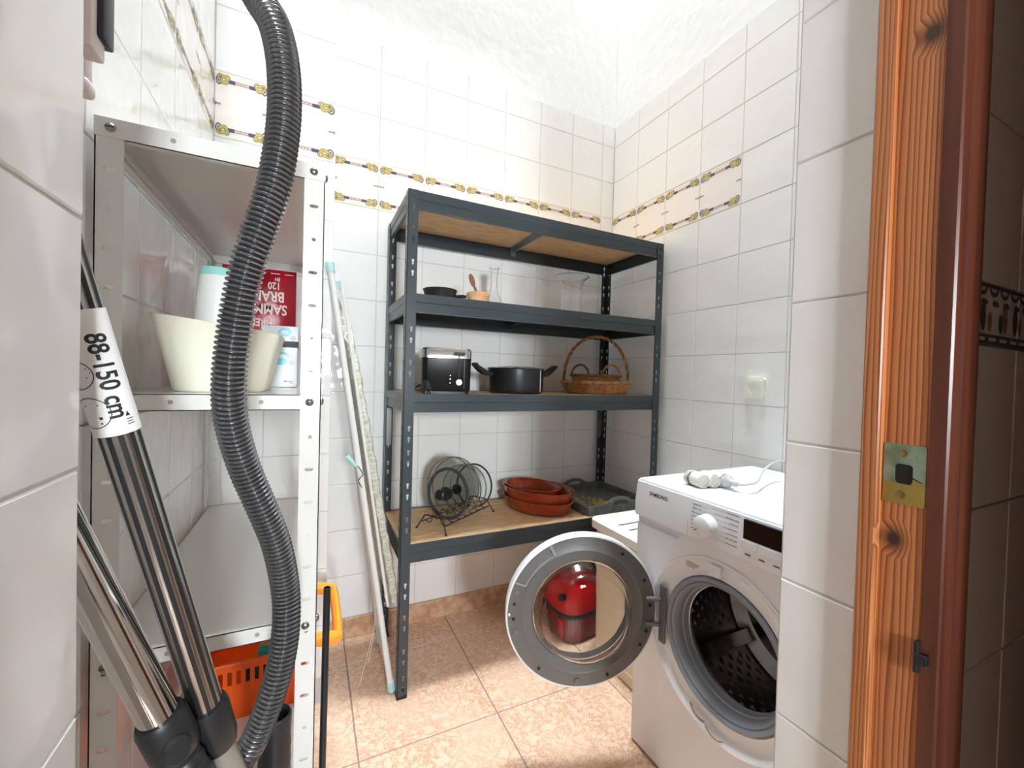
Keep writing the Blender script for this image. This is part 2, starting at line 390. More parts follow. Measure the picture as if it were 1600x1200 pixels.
def tile_wall(wall, joints, fn, rz, decor=lambda u: True):
    """joints run along the wall; fn(u) gives the (x, y) of a point on it"""
    for a, b in zip(joints[:-1], joints[1:]):
        for (z0, z1) in rows:
            x, y = fn((a + b) / 2); w = abs(b - a); loc = (x, y, (z0 + z1) / 2)
            if abs(z0 - (ZR - 2 * TS)) < 1e-4 and decor((a + b) / 2): put_decor(wall, w, loc, rz)
            else: put_tile(wall, w, z1 - z0, 'tile', loc, rz)

GR = .0022
wall_back = struct(MB().box(XC - .4, .15, GR, .15, 0, ZT).build('wall_back', 'grout', smooth=0))
MB().box(XC - .4, .15, .004, .15, ZT, ROOM_H).build('plaster', 'plaster', wall_back, smooth=0)
tile_wall(wall_back, [0, -.082, -.282, -.482, -.682, -.882, -1.082, -1.282, XC], lambda u: (u, 0), 0)
wall_right = struct(MB().box(GR, .15, JRY - .2, 0, 0, ZT).build('wall_right', 'grout', smooth=0))
MB().box(.004, .15, JRY - .2, .0, ZT, ROOM_H).build('plaster', 'plaster', wall_right, smooth=0)
tile_wall(wall_right, [0, -.196, -.396, -.596, -.796, -.996, -1.196, -1.396, JRY], lambda u: (0, u), -PI / 2, decor=lambda u: u > -.8)
wall_column = struct(MB().box(XL - .1, XC - GR, YC + GR, 0, 0, ROOM_H).build('wall_column', 'grout', smooth=0))
tile_wall(wall_column, [XL, XC - .2, XC], lambda u: (u, YC), 0)
for (z0, z1) in rows + [(ZT + k * TS, ZT + (k + 1) * TS) for k in range(3)]:
    for q in (.25, .75): put_tile(wall_column, -YC / 2, z1 - z0, 'tile', (XC, YC * q, (z0 + z1) / 2), PI / 2)
for zz in range(3): put_tile(wall_column, XC - XL, .2, 'tile', ((XL + XC) / 2, YC, ZT + .1 + zz * TS), 0)
wall_left = struct(MB().box(XL - .12, XL - GR, JLY - .3, 0, 0, ROOM_H).build('wall_left', 'grout', smooth=0))
tile_wall(wall_left, [YC, YC - .2, YC - .4, YC - .6, YC - .8, YC - 1.0, JLY], lambda u: (XL, u), PI / 2)
for zz in range(3):
    for j in range(5): put_tile(wall_left, TS, TS, 'tile', (XL, YC - .1 - j * TS, ZT + .1 + zz * TS), PI / 2)

# wall with the doorway the picture is taken through
wf = MB().box(-3.0, JL - GR, -1.705, JLY, 0, FRONT_H).box(JR + GR, 1.2, -1.705, JRY, 0, FRONT_H).box(JL - GR, JR + GR, -1.705, JRY, 2.12, FRONT_H)
wall_front = struct(wf.build('wall_front', 'grout', smooth=0))
for k in range(-5, 5):
    z = 1.2717 + TS * k
    if z > .05: put_tile(wall_front, .185, TS, 'tile_jamb', (JL, JLY - .0925, z + .1), PI / 2, tilt=.25)
    z = 1.4728 + TS * k
    if z > .05: put_tile(wall_front, .096, TS, 'tile_jamb', (JR, JRY - .048, z + .1), -PI / 2, tilt=.25)
# kitchen side of that wall: plain tiles and a printed border
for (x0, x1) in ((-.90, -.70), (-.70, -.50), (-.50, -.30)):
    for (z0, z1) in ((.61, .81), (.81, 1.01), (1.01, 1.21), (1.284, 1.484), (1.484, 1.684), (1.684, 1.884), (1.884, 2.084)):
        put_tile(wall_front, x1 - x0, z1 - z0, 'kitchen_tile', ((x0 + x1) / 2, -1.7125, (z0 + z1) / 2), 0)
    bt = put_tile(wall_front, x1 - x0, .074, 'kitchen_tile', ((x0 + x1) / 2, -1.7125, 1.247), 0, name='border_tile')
    mb = MB(); y = -.0006
    mb.add([(-.1, y, .032), (.1, y, .032), (.1, y, .036), (-.1, y, .036)], [(0, 1, 2, 3)], 0)
    mb.add([(-.1, y, -.036), (.1, y, -.036), (.1, y, -.024), (-.1, y, -.024)], [(0, 1, 2, 3)], 0)
    for k in range(6):
        u = -.085 + k * .034
        mb.ring(u, .033, .012, .009, .005, y - .0001, 0, a0=PI, a1=2 * PI, n=8)
        mb.add([(u - .011, y - .0001, -.032), (u + .011, y - .0001, -.032), (u + .011, y - .0001, -.028), (u - .011, y - .0001, -.028)], [(0, 1, 2, 3)], 2)
        mb.disc(u + .004, -.003, .008, .018, y - .0001, (2, 1, 0)[k % 3], n=12)
        mb.disc(u - .010, -.009, .006, .012, y - .0002, (1, 0, 2)[k % 3], n=12)
        mb.disc(u + .006, .014, .010, .004, y - .0003, 0, n=10)
    mb.build('border_print', ['kitchen_print_dark', 'kitchen_print_rust', 'kitchen_print_pale'], bt, smooth=0, fix=False)
wk = MB().box(-3.0, -2.9, -3.9, -1.705, 0, 2.5).box(-.90, -.80, -3.8, -1.86, 0, 2.5).box(-.80, 1.2, -1.96, -1.86, 0, 2.5).box(1.1, 1.2, -1.86, -1.705, 0, 2.5)  # right-hand partitions added out of view to shade the kitchen tile strip
wk.box(-3.0, FILL_WIN[0], -3.9, -3.8, 0, 2.5).box(FILL_WIN[1], -.80, -3.9, -3.8, 0, 2.5).box(FILL_WIN[0], FILL_WIN[1], -3.9, -3.8, 0, FILL_WIN[2]).box(FILL_WIN[0], FILL_WIN[1], -3.9, -3.8, FILL_WIN[3], 2.5)
wall_kitchen_and_shade = struct(wk.build('wall_kitchen_and_shade', 'kitchen_paint', smooth=0))
wn = MB()
for (x0, x1, z0, z1) in ((FILL_WIN[0], FILL_WIN[0] + .05, FILL_WIN[2], FILL_WIN[3]), (FILL_WIN[1] - .05, FILL_WIN[1], FILL_WIN[2], FILL_WIN[3]), (FILL_WIN[0] + .05, FILL_WIN[1] - .05, FILL_WIN[2], FILL_WIN[2] + .05), (FILL_WIN[0] + .05, FILL_WIN[1] - .05, FILL_WIN[3] - .05, FILL_WIN[3]), (-1.475, -1.435, FILL_WIN[2] + .05, FILL_WIN[3] - .05)):
    wn.box(x0, x1, -3.87, -3.83, z0, z1)
fill_window = struct(wn.build('fill_window', 'label_white', smooth=0))  # frame of the unseen window added for fill light
ceiling_kitchen = struct(MB().box(-3.0, 1.2, -3.9, -1.705, 2.5, 2.6).build('ceiling_kitchen', 'kitchen_paint', smooth=0))
# floor tiles and skirting
FX = [-2.29, -1.8386, -1.3876, -.9366, -.4856, -.0346, .2]; FY = [.1, -.1851, -.6361, -1.0871, -1.5381, -1.9891, -2.44]
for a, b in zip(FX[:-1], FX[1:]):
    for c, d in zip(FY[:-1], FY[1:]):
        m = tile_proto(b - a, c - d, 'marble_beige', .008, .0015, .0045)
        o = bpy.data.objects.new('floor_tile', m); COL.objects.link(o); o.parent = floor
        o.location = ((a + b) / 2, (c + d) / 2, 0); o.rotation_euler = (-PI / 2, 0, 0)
sk = struct(MB().box(XC, 0, -.009, .002, 0, ZSK - .002).build('baseboard_back', 'floor_grout', smooth=0))
for a, b in ((-1.4727, -1.3876), (-1.3876, -.9366), (-.9366, -.4856), (-.4856, -.0)):
    MB().rbox(a + .001, b - .001, -.0105, -.001, .001, ZSK - .001, .0015, 1).build('skirting_tile', 'skirting', sk, smooth=0)
sk = struct(MB().box(-.009, .002, JRY, 0, 0, ZSK - .002).build('baseboard_right', 'floor_grout', smooth=0))
for a, b in ((-.1851, -.011), (-.6361, -.1851), (-1.0871, -.6361), (-1.5381, -1.0871)):
    MB().rbox(-.0105, -.001, a + .001, b - .001, .001, ZSK - .001, .0015, 1).build('skirting_tile', 'skirting', sk, smooth=0)

# wooden door frame on the right of the doorway
door = bpy.data.objects.new('door_1', None); COL.objects.link(door); struct(door)
door['label'] = 'varnished pine door frame with brass strike plate at the right edge'
def rprof(pts, z0, z1, name, m):
    mb = MB(); n = len(pts)
    mb.add([(p[0], p[1], z0) for p in pts] + [(p[0], p[1], z1) for p in pts],
           [tuple(range(n))[::-1], tuple(range(n, 2 * n))] + [(i, (i + 1) % n, n + (i + 1) % n, n + i) for i in range(n)])
    return mb.build(name, m, door, smooth=0)
rprof([(-.905, -1.6432), (-.9195, -1.6436), (-.9225, -1.6465), (-.9225, -1.661), (-.921, -1.6625), (-.905, -1.6625)], 0, 2.12, 'door_stop', 'pine')
rprof([(-.90, -1.6626), (-.9105, -1.6626), (-.9105, -1.7035), (-.9095, -1.7045), (-.90, -1.7045)], 0, 2.12, 'door_lining', 'pine')
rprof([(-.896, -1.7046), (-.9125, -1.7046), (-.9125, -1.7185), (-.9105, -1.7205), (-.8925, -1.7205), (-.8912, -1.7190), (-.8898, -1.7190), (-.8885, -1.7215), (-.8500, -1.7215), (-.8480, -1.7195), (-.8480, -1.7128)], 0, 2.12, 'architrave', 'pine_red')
for (nm, m, a) in (('door_stop', 'pine', (JL - .001, JL + .012, -1.6625, -1.6536)), ('door_lining', 'pine', (JL - .01, JL, -1.7045, -1.6536))):
    MB().box(*a, 0, 2.12).build(nm, m, door, smooth=0)
MB().box(JL, JR, -1.7045, -1.6432, 2.10, 2.12).build('door_head', 'pine', door, smooth=0)
# strike plate in local (y -> x), facing -x
Mp = Matrix(((0, 1, 0, -.9112), (-1, 0, 0, 0), (0, 0, 1, 0), (0, 0, 0, 1)))     # local (a, depth, z) -> world (x=-.911+depth, y=-a, z)
sp = MB().prism(rrect(1.6645, 1.7025, 1.019, 1.089, .002), [rrect(1.675, 1.6915, 1.043, 1.066, .004), oval(1.6815, 1.0785, .009, .009, 12), oval(1.6805, 1.0300, .010, .009, 12)], -.0008, .0006, 0, Mp)
spo = sp.build('strike_plate', 'brass', door, smooth=0, label='tarnished brass strike plate')
MB().prism(rrect(1.6735, 1.693, 1.0415, 1.0675, .004), [], .0003, .0005, 0, Mp).prism(oval(1.6815, 1.0785, .0085, .0085, 12), [], .0, .0004, 1, Mp).prism(oval(1.6805, 1.0300, .0095, .0085, 12), [], 0, .0004, 1, Mp).build('bolt_opening', ['wire_black', 'gold_dark'], spo, smooth=0)
MB().prism([(1.6648, 1.0195), (1.7022, 1.0195), (1.7022, 1.0440), (1.6965, 1.0475), (1.6925, 1.0500), (1.6900, 1.0425), (1.6735, 1.0425), (1.6700, 1.0445), (1.6648, 1.0430)], [oval(1.6805, 1.0300, .010, .009, 12)], -.0010, -.0006, 0, Mp).build('polished_area', 'brass_bright', spo, smooth=0)
MB().prism([(1.6915, 1.0505), (1.6915, 1.0520), (1.7000, 1.0480), (1.7000, 1.0468)], [], -.0013, -.0009, 0, Mp).build('crack', 'wire_black', spo, smooth=0)
hk = MB().rbox(1.700, 1.7045, -.006, .001, .834, .870, .001, 1, 0, Mp).rbox(1.7015, 1.713, -.009, -.0055, .847, .859, .001, 1, 0, Mp).rbox(1.7105, 1.713, -.009, .003, .847, .859, .001, 1, 0, Mp)
hk.build('latch_hook', 'dark_steel', door, smooth=0, label='small dark steel latch hook')

# ================================================================== GREY-BLUE BOLTLESS RACK
RX0, RX1, RY0, RY1 = -1.2422, -.05, -.4464, -.0302
RW, RD = RX1 - RX0, RY1 - RY0
rack = thing('storage_rack', 'dark blue-grey metal shelving rack with chipboard shelves against the tiled back wall', 'shelf rack', (RX0, RY0, 0))
PW = .036; HH = 1.8
LEV = [1.8, 1.4402, 1.0854, .5487]
hz = []
for z in (1.53, 1.647, 1.295, 1.177, .945, .86, .742, .622, .386, .272, .15, .055):
    hz += [z + .0195, z - .0195]
hz += [1.79 - .02, 1.79 - .05]
def keyhole(cx, z):
    pts = []
    for i in range(9): a = -PI * .30 + (PI * 1.6) * i / 8; pts.append((cx + .0052 * math.cos(a), z + .004 + .0052 * math.sin(a)))
    pts += [(cx - .0028, z - .010), (cx, z - .0115), (cx + .0028, z - .010)]
    return pts
def post_mesh():
    fl = [(0, .002), (PW, .002), (PW, HH), (0, HH)]
    mb = MB().prism(fl, [keyhole(PW * .58, z) for z in hz], 0, .0018)
    Ms = Matrix(((0, 1, 0, 0), (1, 0, 0, 0), (0, 0, 1, 0), (0, 0, 0, 1)))
    mb.prism(fl, [keyhole(PW * .58, z - .0) for z in hz], 0, .0018, 0, Ms)
    mb.box(PW - .002, PW, .0018, .006, .002, HH)          # turned-in lip
    mb.box(.0018, .006, PW - .002, PW, .002, HH)
    return mb
pm = post_mesh()
for (x, y, sx, sy) in ((0, 0, 1, 1), (RW, 0, -1, 1), (0, RD, 1, -1), (RW, RD, -1, -1)):
    q = MB(); q.v = [(p[0] * sx, p[1] * sy, p[2]) for p in pm.v]; q.f = list(pm.f); q.m = list(pm.m)
    po = q.build('post', 'rack_paint', rack, (x, y, 0), smooth=0)
    MB().rbox(-.001 if sx > 0 else -PW, PW if sx > 0 else .001, -.001 if sy > 0 else -PW - .001, PW + .001 if sy > 0 else .001, 0, .012, .001, 1).build('foot_cap', 'black_matt', po, smooth=0)
    MB().box(sx * .008 if sx > 0 else -PW + .004, PW - .004 if sx > 0 else -.008, sy * .0022 - .0008, sy * .0022 + .0008, .84, 1.005).build('splice_plate', 'zinc', po, smooth=0)
BH = .066
def beam_profile():   # (depth, z) outline, outer face at depth 0, top at z 0
    return [(0, 0), (0, -.029), (.0035, -.032), (.0035, -BH + .003), (.001, -BH), (.012, -BH), (.012, -BH + .002), (.0055, -BH + .002), (.0055, -.030), (.0025, -.028), (.0025, -.012), (.016, -.012), (.016, -.010), (.0025, -.010), (.0025, -.002), (.006, -.002), (.006, 0)]
def beam(L, M):
    pr = beam_profile(); n = len(pr); mb = MB()
    tr = tessellate_polygon([[Vector((p[0], p[1], 0)) for p in pr]])
    mb.add([(0, p[0], p[1]) for p in pr] + [(L, p[0], p[1]) for p in pr],
           [tuple(t) for t in tr] + [tuple(i + n for i in t) for t in tr] + [(i, (i + 1) % n, n + (i + 1) % n, n + i) for i in range(n)], 0, M)
    return mb
for li, z in enumerate(LEV):
    g = .0022
    beam(RW - 2 * .034, T(.034, g, z)).build('long_beam', 'rack_paint', rack, smooth=0)
    beam(RW - 2 * .034, T(RW - .034, RD - g, z) @ RZ(PI)).build('long_beam', 'rack_paint', rack, smooth=0)
    beam(RD - 2 * .004, T(g, RD - .004, z) @ RZ(-PI / 2)).build('side_beam', 'rack_paint', rack, smooth=0)
    beam(RD - 2 * .004, T(RW - g, .004, z) @ RZ(PI / 2)).build('side_beam', 'rack_paint', rack, smooth=0)
    MB().box(.0085, RW - .0085, .0085, RD - .0085, z - .0095, z - .0015).build('shelf_board', 'mdf', rack, smooth=0)
    cb = MB().box(RW / 2 - .020, RW / 2 + .020, .018, RD - .018, z - .0135, z - .0100).box(RW / 2 - .004, RW / 2 + .004, .018, RD - .018, z - .032, z - .0135)
    cb.box(RW / 2 - .013, RW / 2 + .013, RD - .020, RD - .012, z - .050, z - .012)
    cb.build('cross_bar', 'zinc' if li == 0 else 'rack_paint', rack, smooth=0)
    for sx in (.545, .62):
        MB().lathe([(0, 0), (.003, 0), (.003, .0012), (0, .0018)], 10, 0, T(RW * .60, 0.0022, z - .018 - (.03 if sx > .6 else 0)) @ RX(PI / 2)).build('rivet', 'rack_paint', rack)

# ================================================================== WHITE SLOTTED-ANGLE SHELF
WX0, WX1, WY0, WY1 = -1.8075, -1.5195, -1.15, -.40
WW, WD, WH = WX1 - WX0, WY1 - WY0, 1.497
ws = thing('metal_shelf', 'white slotted metal shelf unit along the left wall behind the grey hose', 'shelf', (WX0, WY0, 0))
UW = .031
holes_f = []
for k in range(27):
    z = .065 + k * .0545
    holes_f.append(slot(UW * .52, z, .0135, .0052) if k % 3 else oval(UW * .5, z, .0062, .0062, 10))
def upright():
    mb = MB(); fl = [(0, 0), (UW, 0), (UW, WH), (0, WH)]
    mb.prism(fl, holes_f, 0, .0016); mb.prism(fl, holes_f, 0, .0016, 0, Matrix(((0, 1, 0, 0), (1, 0, 0, 0), (0, 0, 1, 0), (0, 0, 0, 1))))
    return mb
um = upright()
WLEV = [WH - .001, 1.116, .741, .364]
for (x, y, sx, sy) in ((0, 0, 1, 1), (WW, 0, -1, 1), (0, WD, 1, -1), (WW, WD, -1, -1)):
    q = MB(); q.v = [(p[0] * sx, p[1] * sy, p[2]) for p in um.v]; q.f = list(um.f); q.m = list(um.m)
    u = q.build('upright', 'shelf_white', ws, (x, y, 0), smooth=0)
    for z in WLEV:
        Mb = (T(sx * .017, 0, z - .012) @ RX(PI / 2)) if sy > 0 else (T(sx * .017, 0, z - .012) @ RX(-PI / 2))
        MB().lathe([(0, .0048), (.003, .0044), (.0058, .0028), (.0064, .0016), (.0064, 0), (0, 0)], 14, 0, Mb).box(-.005, .005, -.0008, .0008, .0042, .0052, 1, Mb).build('bolt', ['bolt', 'hole_dark'], u)
        Ms = (T(0, sy * .017, z - .012) @ RY(PI / 2 if sx < 0 else -PI / 2))
        MB().lathe([(0, .0048), (.003, .0044), (.0058, .0028), (.0064, .0016), (.0064, 0), (0, 0)], 14, 0, Ms).build('bolt', 'bolt', u)
LIP = .025
for li, z in enumerate(WLEV):
    a = .0022; mb = MB()
    y0 = -.0008 if li == 0 else a            # the top shelf caps the uprights
    mb.box(a, WW - a, a, WD - a, z - .0012, z)
    mb.box(a, WW - a, a, a + .0012, z - LIP, z).box(a, WW - a, WD - a - .0012, WD - a, z - LIP, z)
    mb.box(a, a + .0012, a, WD - a, z - LIP, z).box(WW - a - .0012, WW - a, a, WD - a, z - LIP, z)
    mb.box(a, WW - a, a, a + .012, z - LIP, z - LIP + .0012).box(a, WW - a, WD - a - .012, WD - a, z - LIP, z - LIP + .0012)
    mb.box(a, a + .012, a, WD - a, z - LIP, z - LIP + .0012).box(WW - a - .012, WW - a, a, WD - a, z - LIP, z - LIP + .0012)
    so = mb.build('shelf_panel', 'shelf_white', ws, smooth=0)
    if li == 0:
        MB().box(-.0004, WW + .0004, -.0012, 0.0, z - LIP, z + .001).build('front_lip', 'shelf_white', so, smooth=0)
    fy = -.0014 if li == 0 else a - .0003
    for k in (.30, .70):
        MB().lathe([(0, 0), (.0035, 0), (.0035, .0003), (0, .0003)], 12, 0, T(WW * k, fy, z - .012) @ RX(PI / 2)).build('lip_hole', 'ink_grey', so)
# slanting brace tube under the top shelf
MB().tube([(.009, .03, WH - .034), (.009, WD - .06, WH - .034)], .0055, 12).build('brace_tube', 'shelf_white', ws)
MB().rbox(.003, .016, WD - .075, WD - .05, WH - .052, WH - .026, .002, 1).tube([(.009, WD - .062, WH - .045), (.035, WD - .062, WH - .056)], .004, 8).build('brace_bracket', 'bolt', ws)

# ================================================================== WASHING MACHINE (faces -x)
MX, MY = -.588, -.9085
wm = thing('washing_machine', 'white front-loading washing machine with its round door wide open', 'washing machine', (MX, MY, 0), -PI / 2)
WMW, WMD, WMH = .60, .545, .85
CXH, CZH = .30, .468
circ = lambda r, n=64: [(CXH + r * math.cos(2 * PI * i / n), CZH + r * math.sin(2 * PI * i / n)) for i in range(n)]
ZP = .733
body = MB().prism(rrect(0, WMW, .012, .7035, .006), [circ(.229)[::-1]], 0, .004)
body.box(0, .004, .004, WMD, .012, .82).box(WMW - .004, WMW, .004, WMD, .012, .82).box(0, WMW, WMD - .004, WMD, .012, .82).box(0, WMW, .004, WMD, .012, .016)
body.box(.004, WMW - .004, .006, .02, .695, .82)
body.build('body', 'machine_white', wm, smooth=30)
MB().rbox(0, WMW, -.004, WMD, .822, WMH, .012, 3).rbox(.03, WMW - .03, .05, WMD - .04, WMH - .001, WMH + .0012, .001, 1).build('top_panel', 'machine_white', wm)
# control panel, leaning back a little towards the top
pp = [(-.010, ZP), (-.014, ZP + .006), (-.014, ZP + .05), (-.006, .838), (.004, .846), (.03, .846), (.03, ZP)]
n = len(pp)
pan = MB().add([(0.001, p[0], p[1]) for p in pp] + [(WMW - .001, p[0], p[1]) for p in pp], [tuple(range(n))[::-1], tuple(range(n, 2 * n))] + [(i, (i + 1) % n, n + (i + 1) % n, n + i) for i in range(n)])
pano = pan.build('control_panel', 'machine_plastic', wm, smooth=30)
# recess strip with drawer grip under the panel
rc = MB().box(.001, WMW - .001, .012, .02, .700, ZP).prism([(.160, .7045), (WMW - .001, .7045), (WMW - .001, ZP), (.190, ZP)], [], -.009, .012)
rc.box(.001, .190, -.006, .012, .7036, .7085)
rc.build('grip_recess', 'machine_plastic', wm, smooth=0)
def pface(z):   # y of the panel face at height z
    return -.0143 if z < ZP + .05 else -.0143 + (z - ZP - .05) / (.838 - ZP - .05) * .008
pr_ = MB()
bl = MB(); text_into(bl, 'SAMSUNG', lambda x, y: (.0925 + x * .0148 * 1.05, pface(.812 + y * .0150) - .0005, .812 + y * .0150), 0); bl.build('brand_lettering', 'ink', pano, smooth=0, fix=False)
pr_.box(.205, .2058, pface(.78) - .0003, pface(.78), ZP + .004, .776, 1)
random.seed(3)
for k in range(7):                                     # programme names either side of the dial
    z = .826 - k * .0105; L = .026 + random.random() * .012
    x = .215
    for q in range(3): pr_.box(x + q * L / 3, x + q * L / 3 + L / 3 - .0015, pface(z) - .0003, pface(z) + .001, z - .0008, z + .0008, 2)
    pr_.box(x + L + .002, .2685 - math.sqrt(max(0, .033 ** 2 - (z - .783) ** 2)) - .001 if abs(z - .783) < .033 else .26, pface(z) - .0003, pface(z) + .001, z - .0002, z + .0002, 1) if k < 6 else None
    z2 = .838 - .006 - k * .0122; L2 = .026 + random.random() * .016; x2 = .352
    for q in range(3): pr_.box(x2 - L2 + q * L2 / 3, x2 - L2 + q * L2 / 3 + L2 / 3 - .0015, pface(z2) - .0003, pface(z2) + .001, z2 - .0008, z2 + .0008, 2)
    pr_.box(.2685 + (math.sqrt(max(0, .033 ** 2 - (z2 - .783) ** 2)) if abs(z2 - .783) < .033 else .008), x2 - L2 - .002, pface(z2) - .0003, pface(z2) + .001, z2 - .0002, z2 + .0002, 1)
for k in range(5): pr_.box(.372 + k * .034, .386 + k * .034, pface(.752) - .0003, pface(.752), .750, .754, 2)
pr_.build('panel_print', ['ink', 'ink_grey', 'ink_mid'], pano, smooth=0, fix=False)['kind'] = 'stuff'
kn = MB().lathe([(0, .030), (.022, .030), (.0265, .027), (.028, .018), (.0292, .0), (0, 0)], 40, 0, T(.2685, -.0125, .785) @ RX(PI / 2 + .05))
kno = kn.build('dial_knob', 'machine_white', pano)
MB().box(-.025, -.013, -.0008, .0008, .0300, .0306, 0, T(.2685, -.0125, .785) @ RX(PI / 2 + .05) @ RZ(.6)).build('dial_mark', 'ink', kno, smooth=0)
MB().rbox(.366, .53, -.0150, -.004, .787, .833, .0008, 1).build('display', 'black_gloss', pano, smooth=0)
for k in range(4): MB().rbox(.362 + k * .042, .4025 + k * .042, -.0156, -.005, .764, .784, .0012, 1).build('button', 'machine_plastic', pano, smooth=0)
# dished surround of the opening: lathe about local -y
Mo = T(CXH, 0, CZH) @ RX(PI / 2)          # local z of lathe -> -y (outwards)
MB().lathe([(.2325, .0005), (.2310, .0034), (.2270, .0040), (.2235, .0015), (.2170, -.007), (.203, -.012), (.186, -.0135), (.180, -.011), (.176, -.016), (.176, -.03)], 96, 0, Mo).build('door_surround', 'machine_white', wm)
MB().lathe([(.1765, -.012), (.174, -.004), (.169, -.002), (.165, -.006), (.163, -.012), (.160, -.010), (.155, -.014), (.150, -.030), (.1495, -.040), (.146, -.043), (.146, -.060), (.143, -.066), (.160, -.09), (.20, -.1)], 96, 0, Mo).build('door_gasket', 'gasket', wm)
MB().tube([(CXH + .1455 * math.cos(2 * PI * i / 72), .064, CZH + .1455 * math.sin(2 * PI * i / 72)) for i in range(72)], .0022, 6, closed=True).build('gasket_ring', 'steel', wm)
dr = MB().lathe([(.150, -.072), (.232, -.090), (.236, -.11), (.236, -.36), (.20, -.385), (.10, -.38), (0, -.378)], 72, 0, Mo)
dro = dr.build('drum', 'drum_dark', wm)
st = MB()                                               # embossed diamonds of the drum wall
for i in range(40):
    for j in range(11):
        a = 2 * PI * (i + .5 * (j % 2)) / 40; y = .115 + j * .0215; r = .2355
        if abs(((a + .35) % (2 * PI / 3)) - PI / 3) > PI / 3 - .16: continue
        c, s_ = math.cos(a), math.sin(a); w = .0125
        P = lambda da, dy, rr: (CXH + rr * math.cos(a + da), y + dy, CZH + rr * math.sin(a + da))
        st.add([P(-w / r, 0, r), P(0, -.009, r), P(w / r, 0, r), P(0, .009, r), P(0, 0, r - .006)], [(0, 1, 4), (1, 2, 4), (2, 3, 4), (3, 0, 4)])
sto = st.build('drum_studs', 'drum', dro, smooth=0, fix=False); sto['kind'] = 'stuff'
for k in range(3):
    a = -.35 + k * 2 * PI / 3
    MB().lathe([(.236, -.11), (.190, -.125), (.183, -.15), (.183, -.32), (.190, -.345), (.236, -.36)], 6, 0, Mo, a0=a - .10, a1=a + .10).build('drum_lifter', 'drum', dro)
MB().rbox(.268, .300, -.0065, .004, .655, .684, .002, 1).rbox(.279, .290, -.012, -.006, .662, .671, .002, 2).build('door_catch', 'machine_white', wm)
lb = MB()
for k, L in enumerate((.040, .034, .026)): lb.box(.2135 - .02, .2135 - .02 + L, -.0006, .0004, .659 - k * .0055, .6602 - k * .0055)
lb.build('body_print', 'ink', wm, smooth=0, fix=False)
em = MB()
for q, (x, z, tl) in enumerate(((.251, .276, -.35), (.300, .2585, -.1))):
    em.ring(x, z + .004, .024, .016, .0100, -.0040, 0, a0=PI + .1, a1=2 * PI - .3, n=14, tilt=tl)
    em.ring(x, z + .006, .0255, .0175, .0016, -.0042, 1, a0=PI + .1, a1=2 * PI - .2, n=12, tilt=tl)
em.build('chrome_emblem', ['knob_silver', 'ink'], wm, smooth=0, fix=False)
MB().rbox(.104, .128, -.006, .002, .385, .552, .002, 1).lathe([(0, .003), (.004, .002), (.005, 0)], 12, 0, T(.116, -.006, .540) @ RX(PI / 2)).lathe([(0, .003), (.004, .002), (.005, 0)], 12, 0, T(.116, -.006, .397) @ RX(PI / 2)).build('hinge_plate', 'door_grey', wm)
for x in (.03, .57):
    for y in (.04, .5): MB().lathe([(0, 0), (.02, 0), (.02, .006), (.012, .008), (.012, .013), (0, .013)], 14, 0, T(x, y, 0)).build('foot', 'black_matt', wm)
# the open door: local frame with origin at its centre, local z towards the camera side
DC = Vector((-.8075, -.924, .4785)); dd = Vector((-math.cos(R(-20)), -math.sin(R(-20)), 0)); dn = Vector((-.342, -.94, 0)).normalized()
Wd = Matrix(((dd.x, 0, dn.x, DC.x), (dd.y, 0, dn.y, DC.y), (dd.z, 1, dn.z, DC.z), (0, 0, 0, 1)))
wm_world = T(MX, MY, 0) @ RZ(-PI / 2); Ld = wm_world.inverted() @ Wd
ring = MB().lathe([(.148, -.004), (.150, .009), (.158, .012), (.176, .0125), (.180, .0145), (.183, .0125), (.2185, .0125), (.2195, .006), (.2195, -.02), (.205, -.03), (.160, -.034), (.148, -.03), (.148, -.004)], 96, 0, Ld)
dro_ = ring.build('door_ring', 'door_grey', wm)
MB().lathe([(.2195, .0115), (.2245, .010), (.226, .002), (.224, -.02), (.208, -.033), (.165, -.038), (.165, -.035), (.205, -.031), (.2190, -.02), (.2195, .0115)], 96, 0, Ld).build('door_shell', 'machine_white', dro_)
gl = MB().lathe([(.1475, .006), (.1475, .010), (.143, .020), (.134, .030), (.129, .042), (.123, .060), (.110, .070), (.085, .0745), (0, .0765), (0, .0725), (.083, .0705), (.107, .066), (.1195, .057), (.1255, .040), (.131, .027), (.139, .018), (.143, .008), (.143, .006), (.1475, .006)], 80, 0, Ld)
gl.build('door_glass', 'glass_thick', dro_)
for a in (118, 56, 26, 4, -18, -30, 172, 184, 232, 293):
    rr = .203
    MB().lathe([(.0048, .0128), (.0048, .0142), (.0030, .0142), (.0028, .0130), (0, .0130)], 12, 0, Ld @ T(-rr * math.cos(R(a)), rr * math.sin(R(a)), 0)).build('screw', 'black_matt', dro_)
for a in (163, 196, 267):
    MB().lathe([(.009, .0124), (.009, .0155), (.007, .0165), (0, .0165)], 16, 0, Ld @ T(-.204 * math.cos(R(a)), .204 * math.sin(R(a)), 0)).build('rubber_stop', 'door_grey', dro_)
MB().rbox(.2115, .2185, -.006, .006, .012, .0165, .001, 1, 0, Ld).build('catch_hook', 'steel', dro_)
MB().rbox(-.018, .010, .196, .199, .0124, .0136, .0005, 1, 0, Ld).build('moulded_tab', 'door_grey', dro_)
arc = lambda r, a, z: Ld @ Vector((r * math.cos(R(a)), r * math.sin(R(a)), z))
MB().tube([arc(.187, 25 + 1.5 * i, .0125) for i in range(26)], .0022, 6).tube([arc(.187, 25, .0125), arc(.217, 24, .0125)], .0022, 6).rbox(.186, .217, -.004, .004, .0115, .016, .001, 1, 0, Ld @ RZ(R(62.5))).build('finger_grip', 'gasket', dro_)
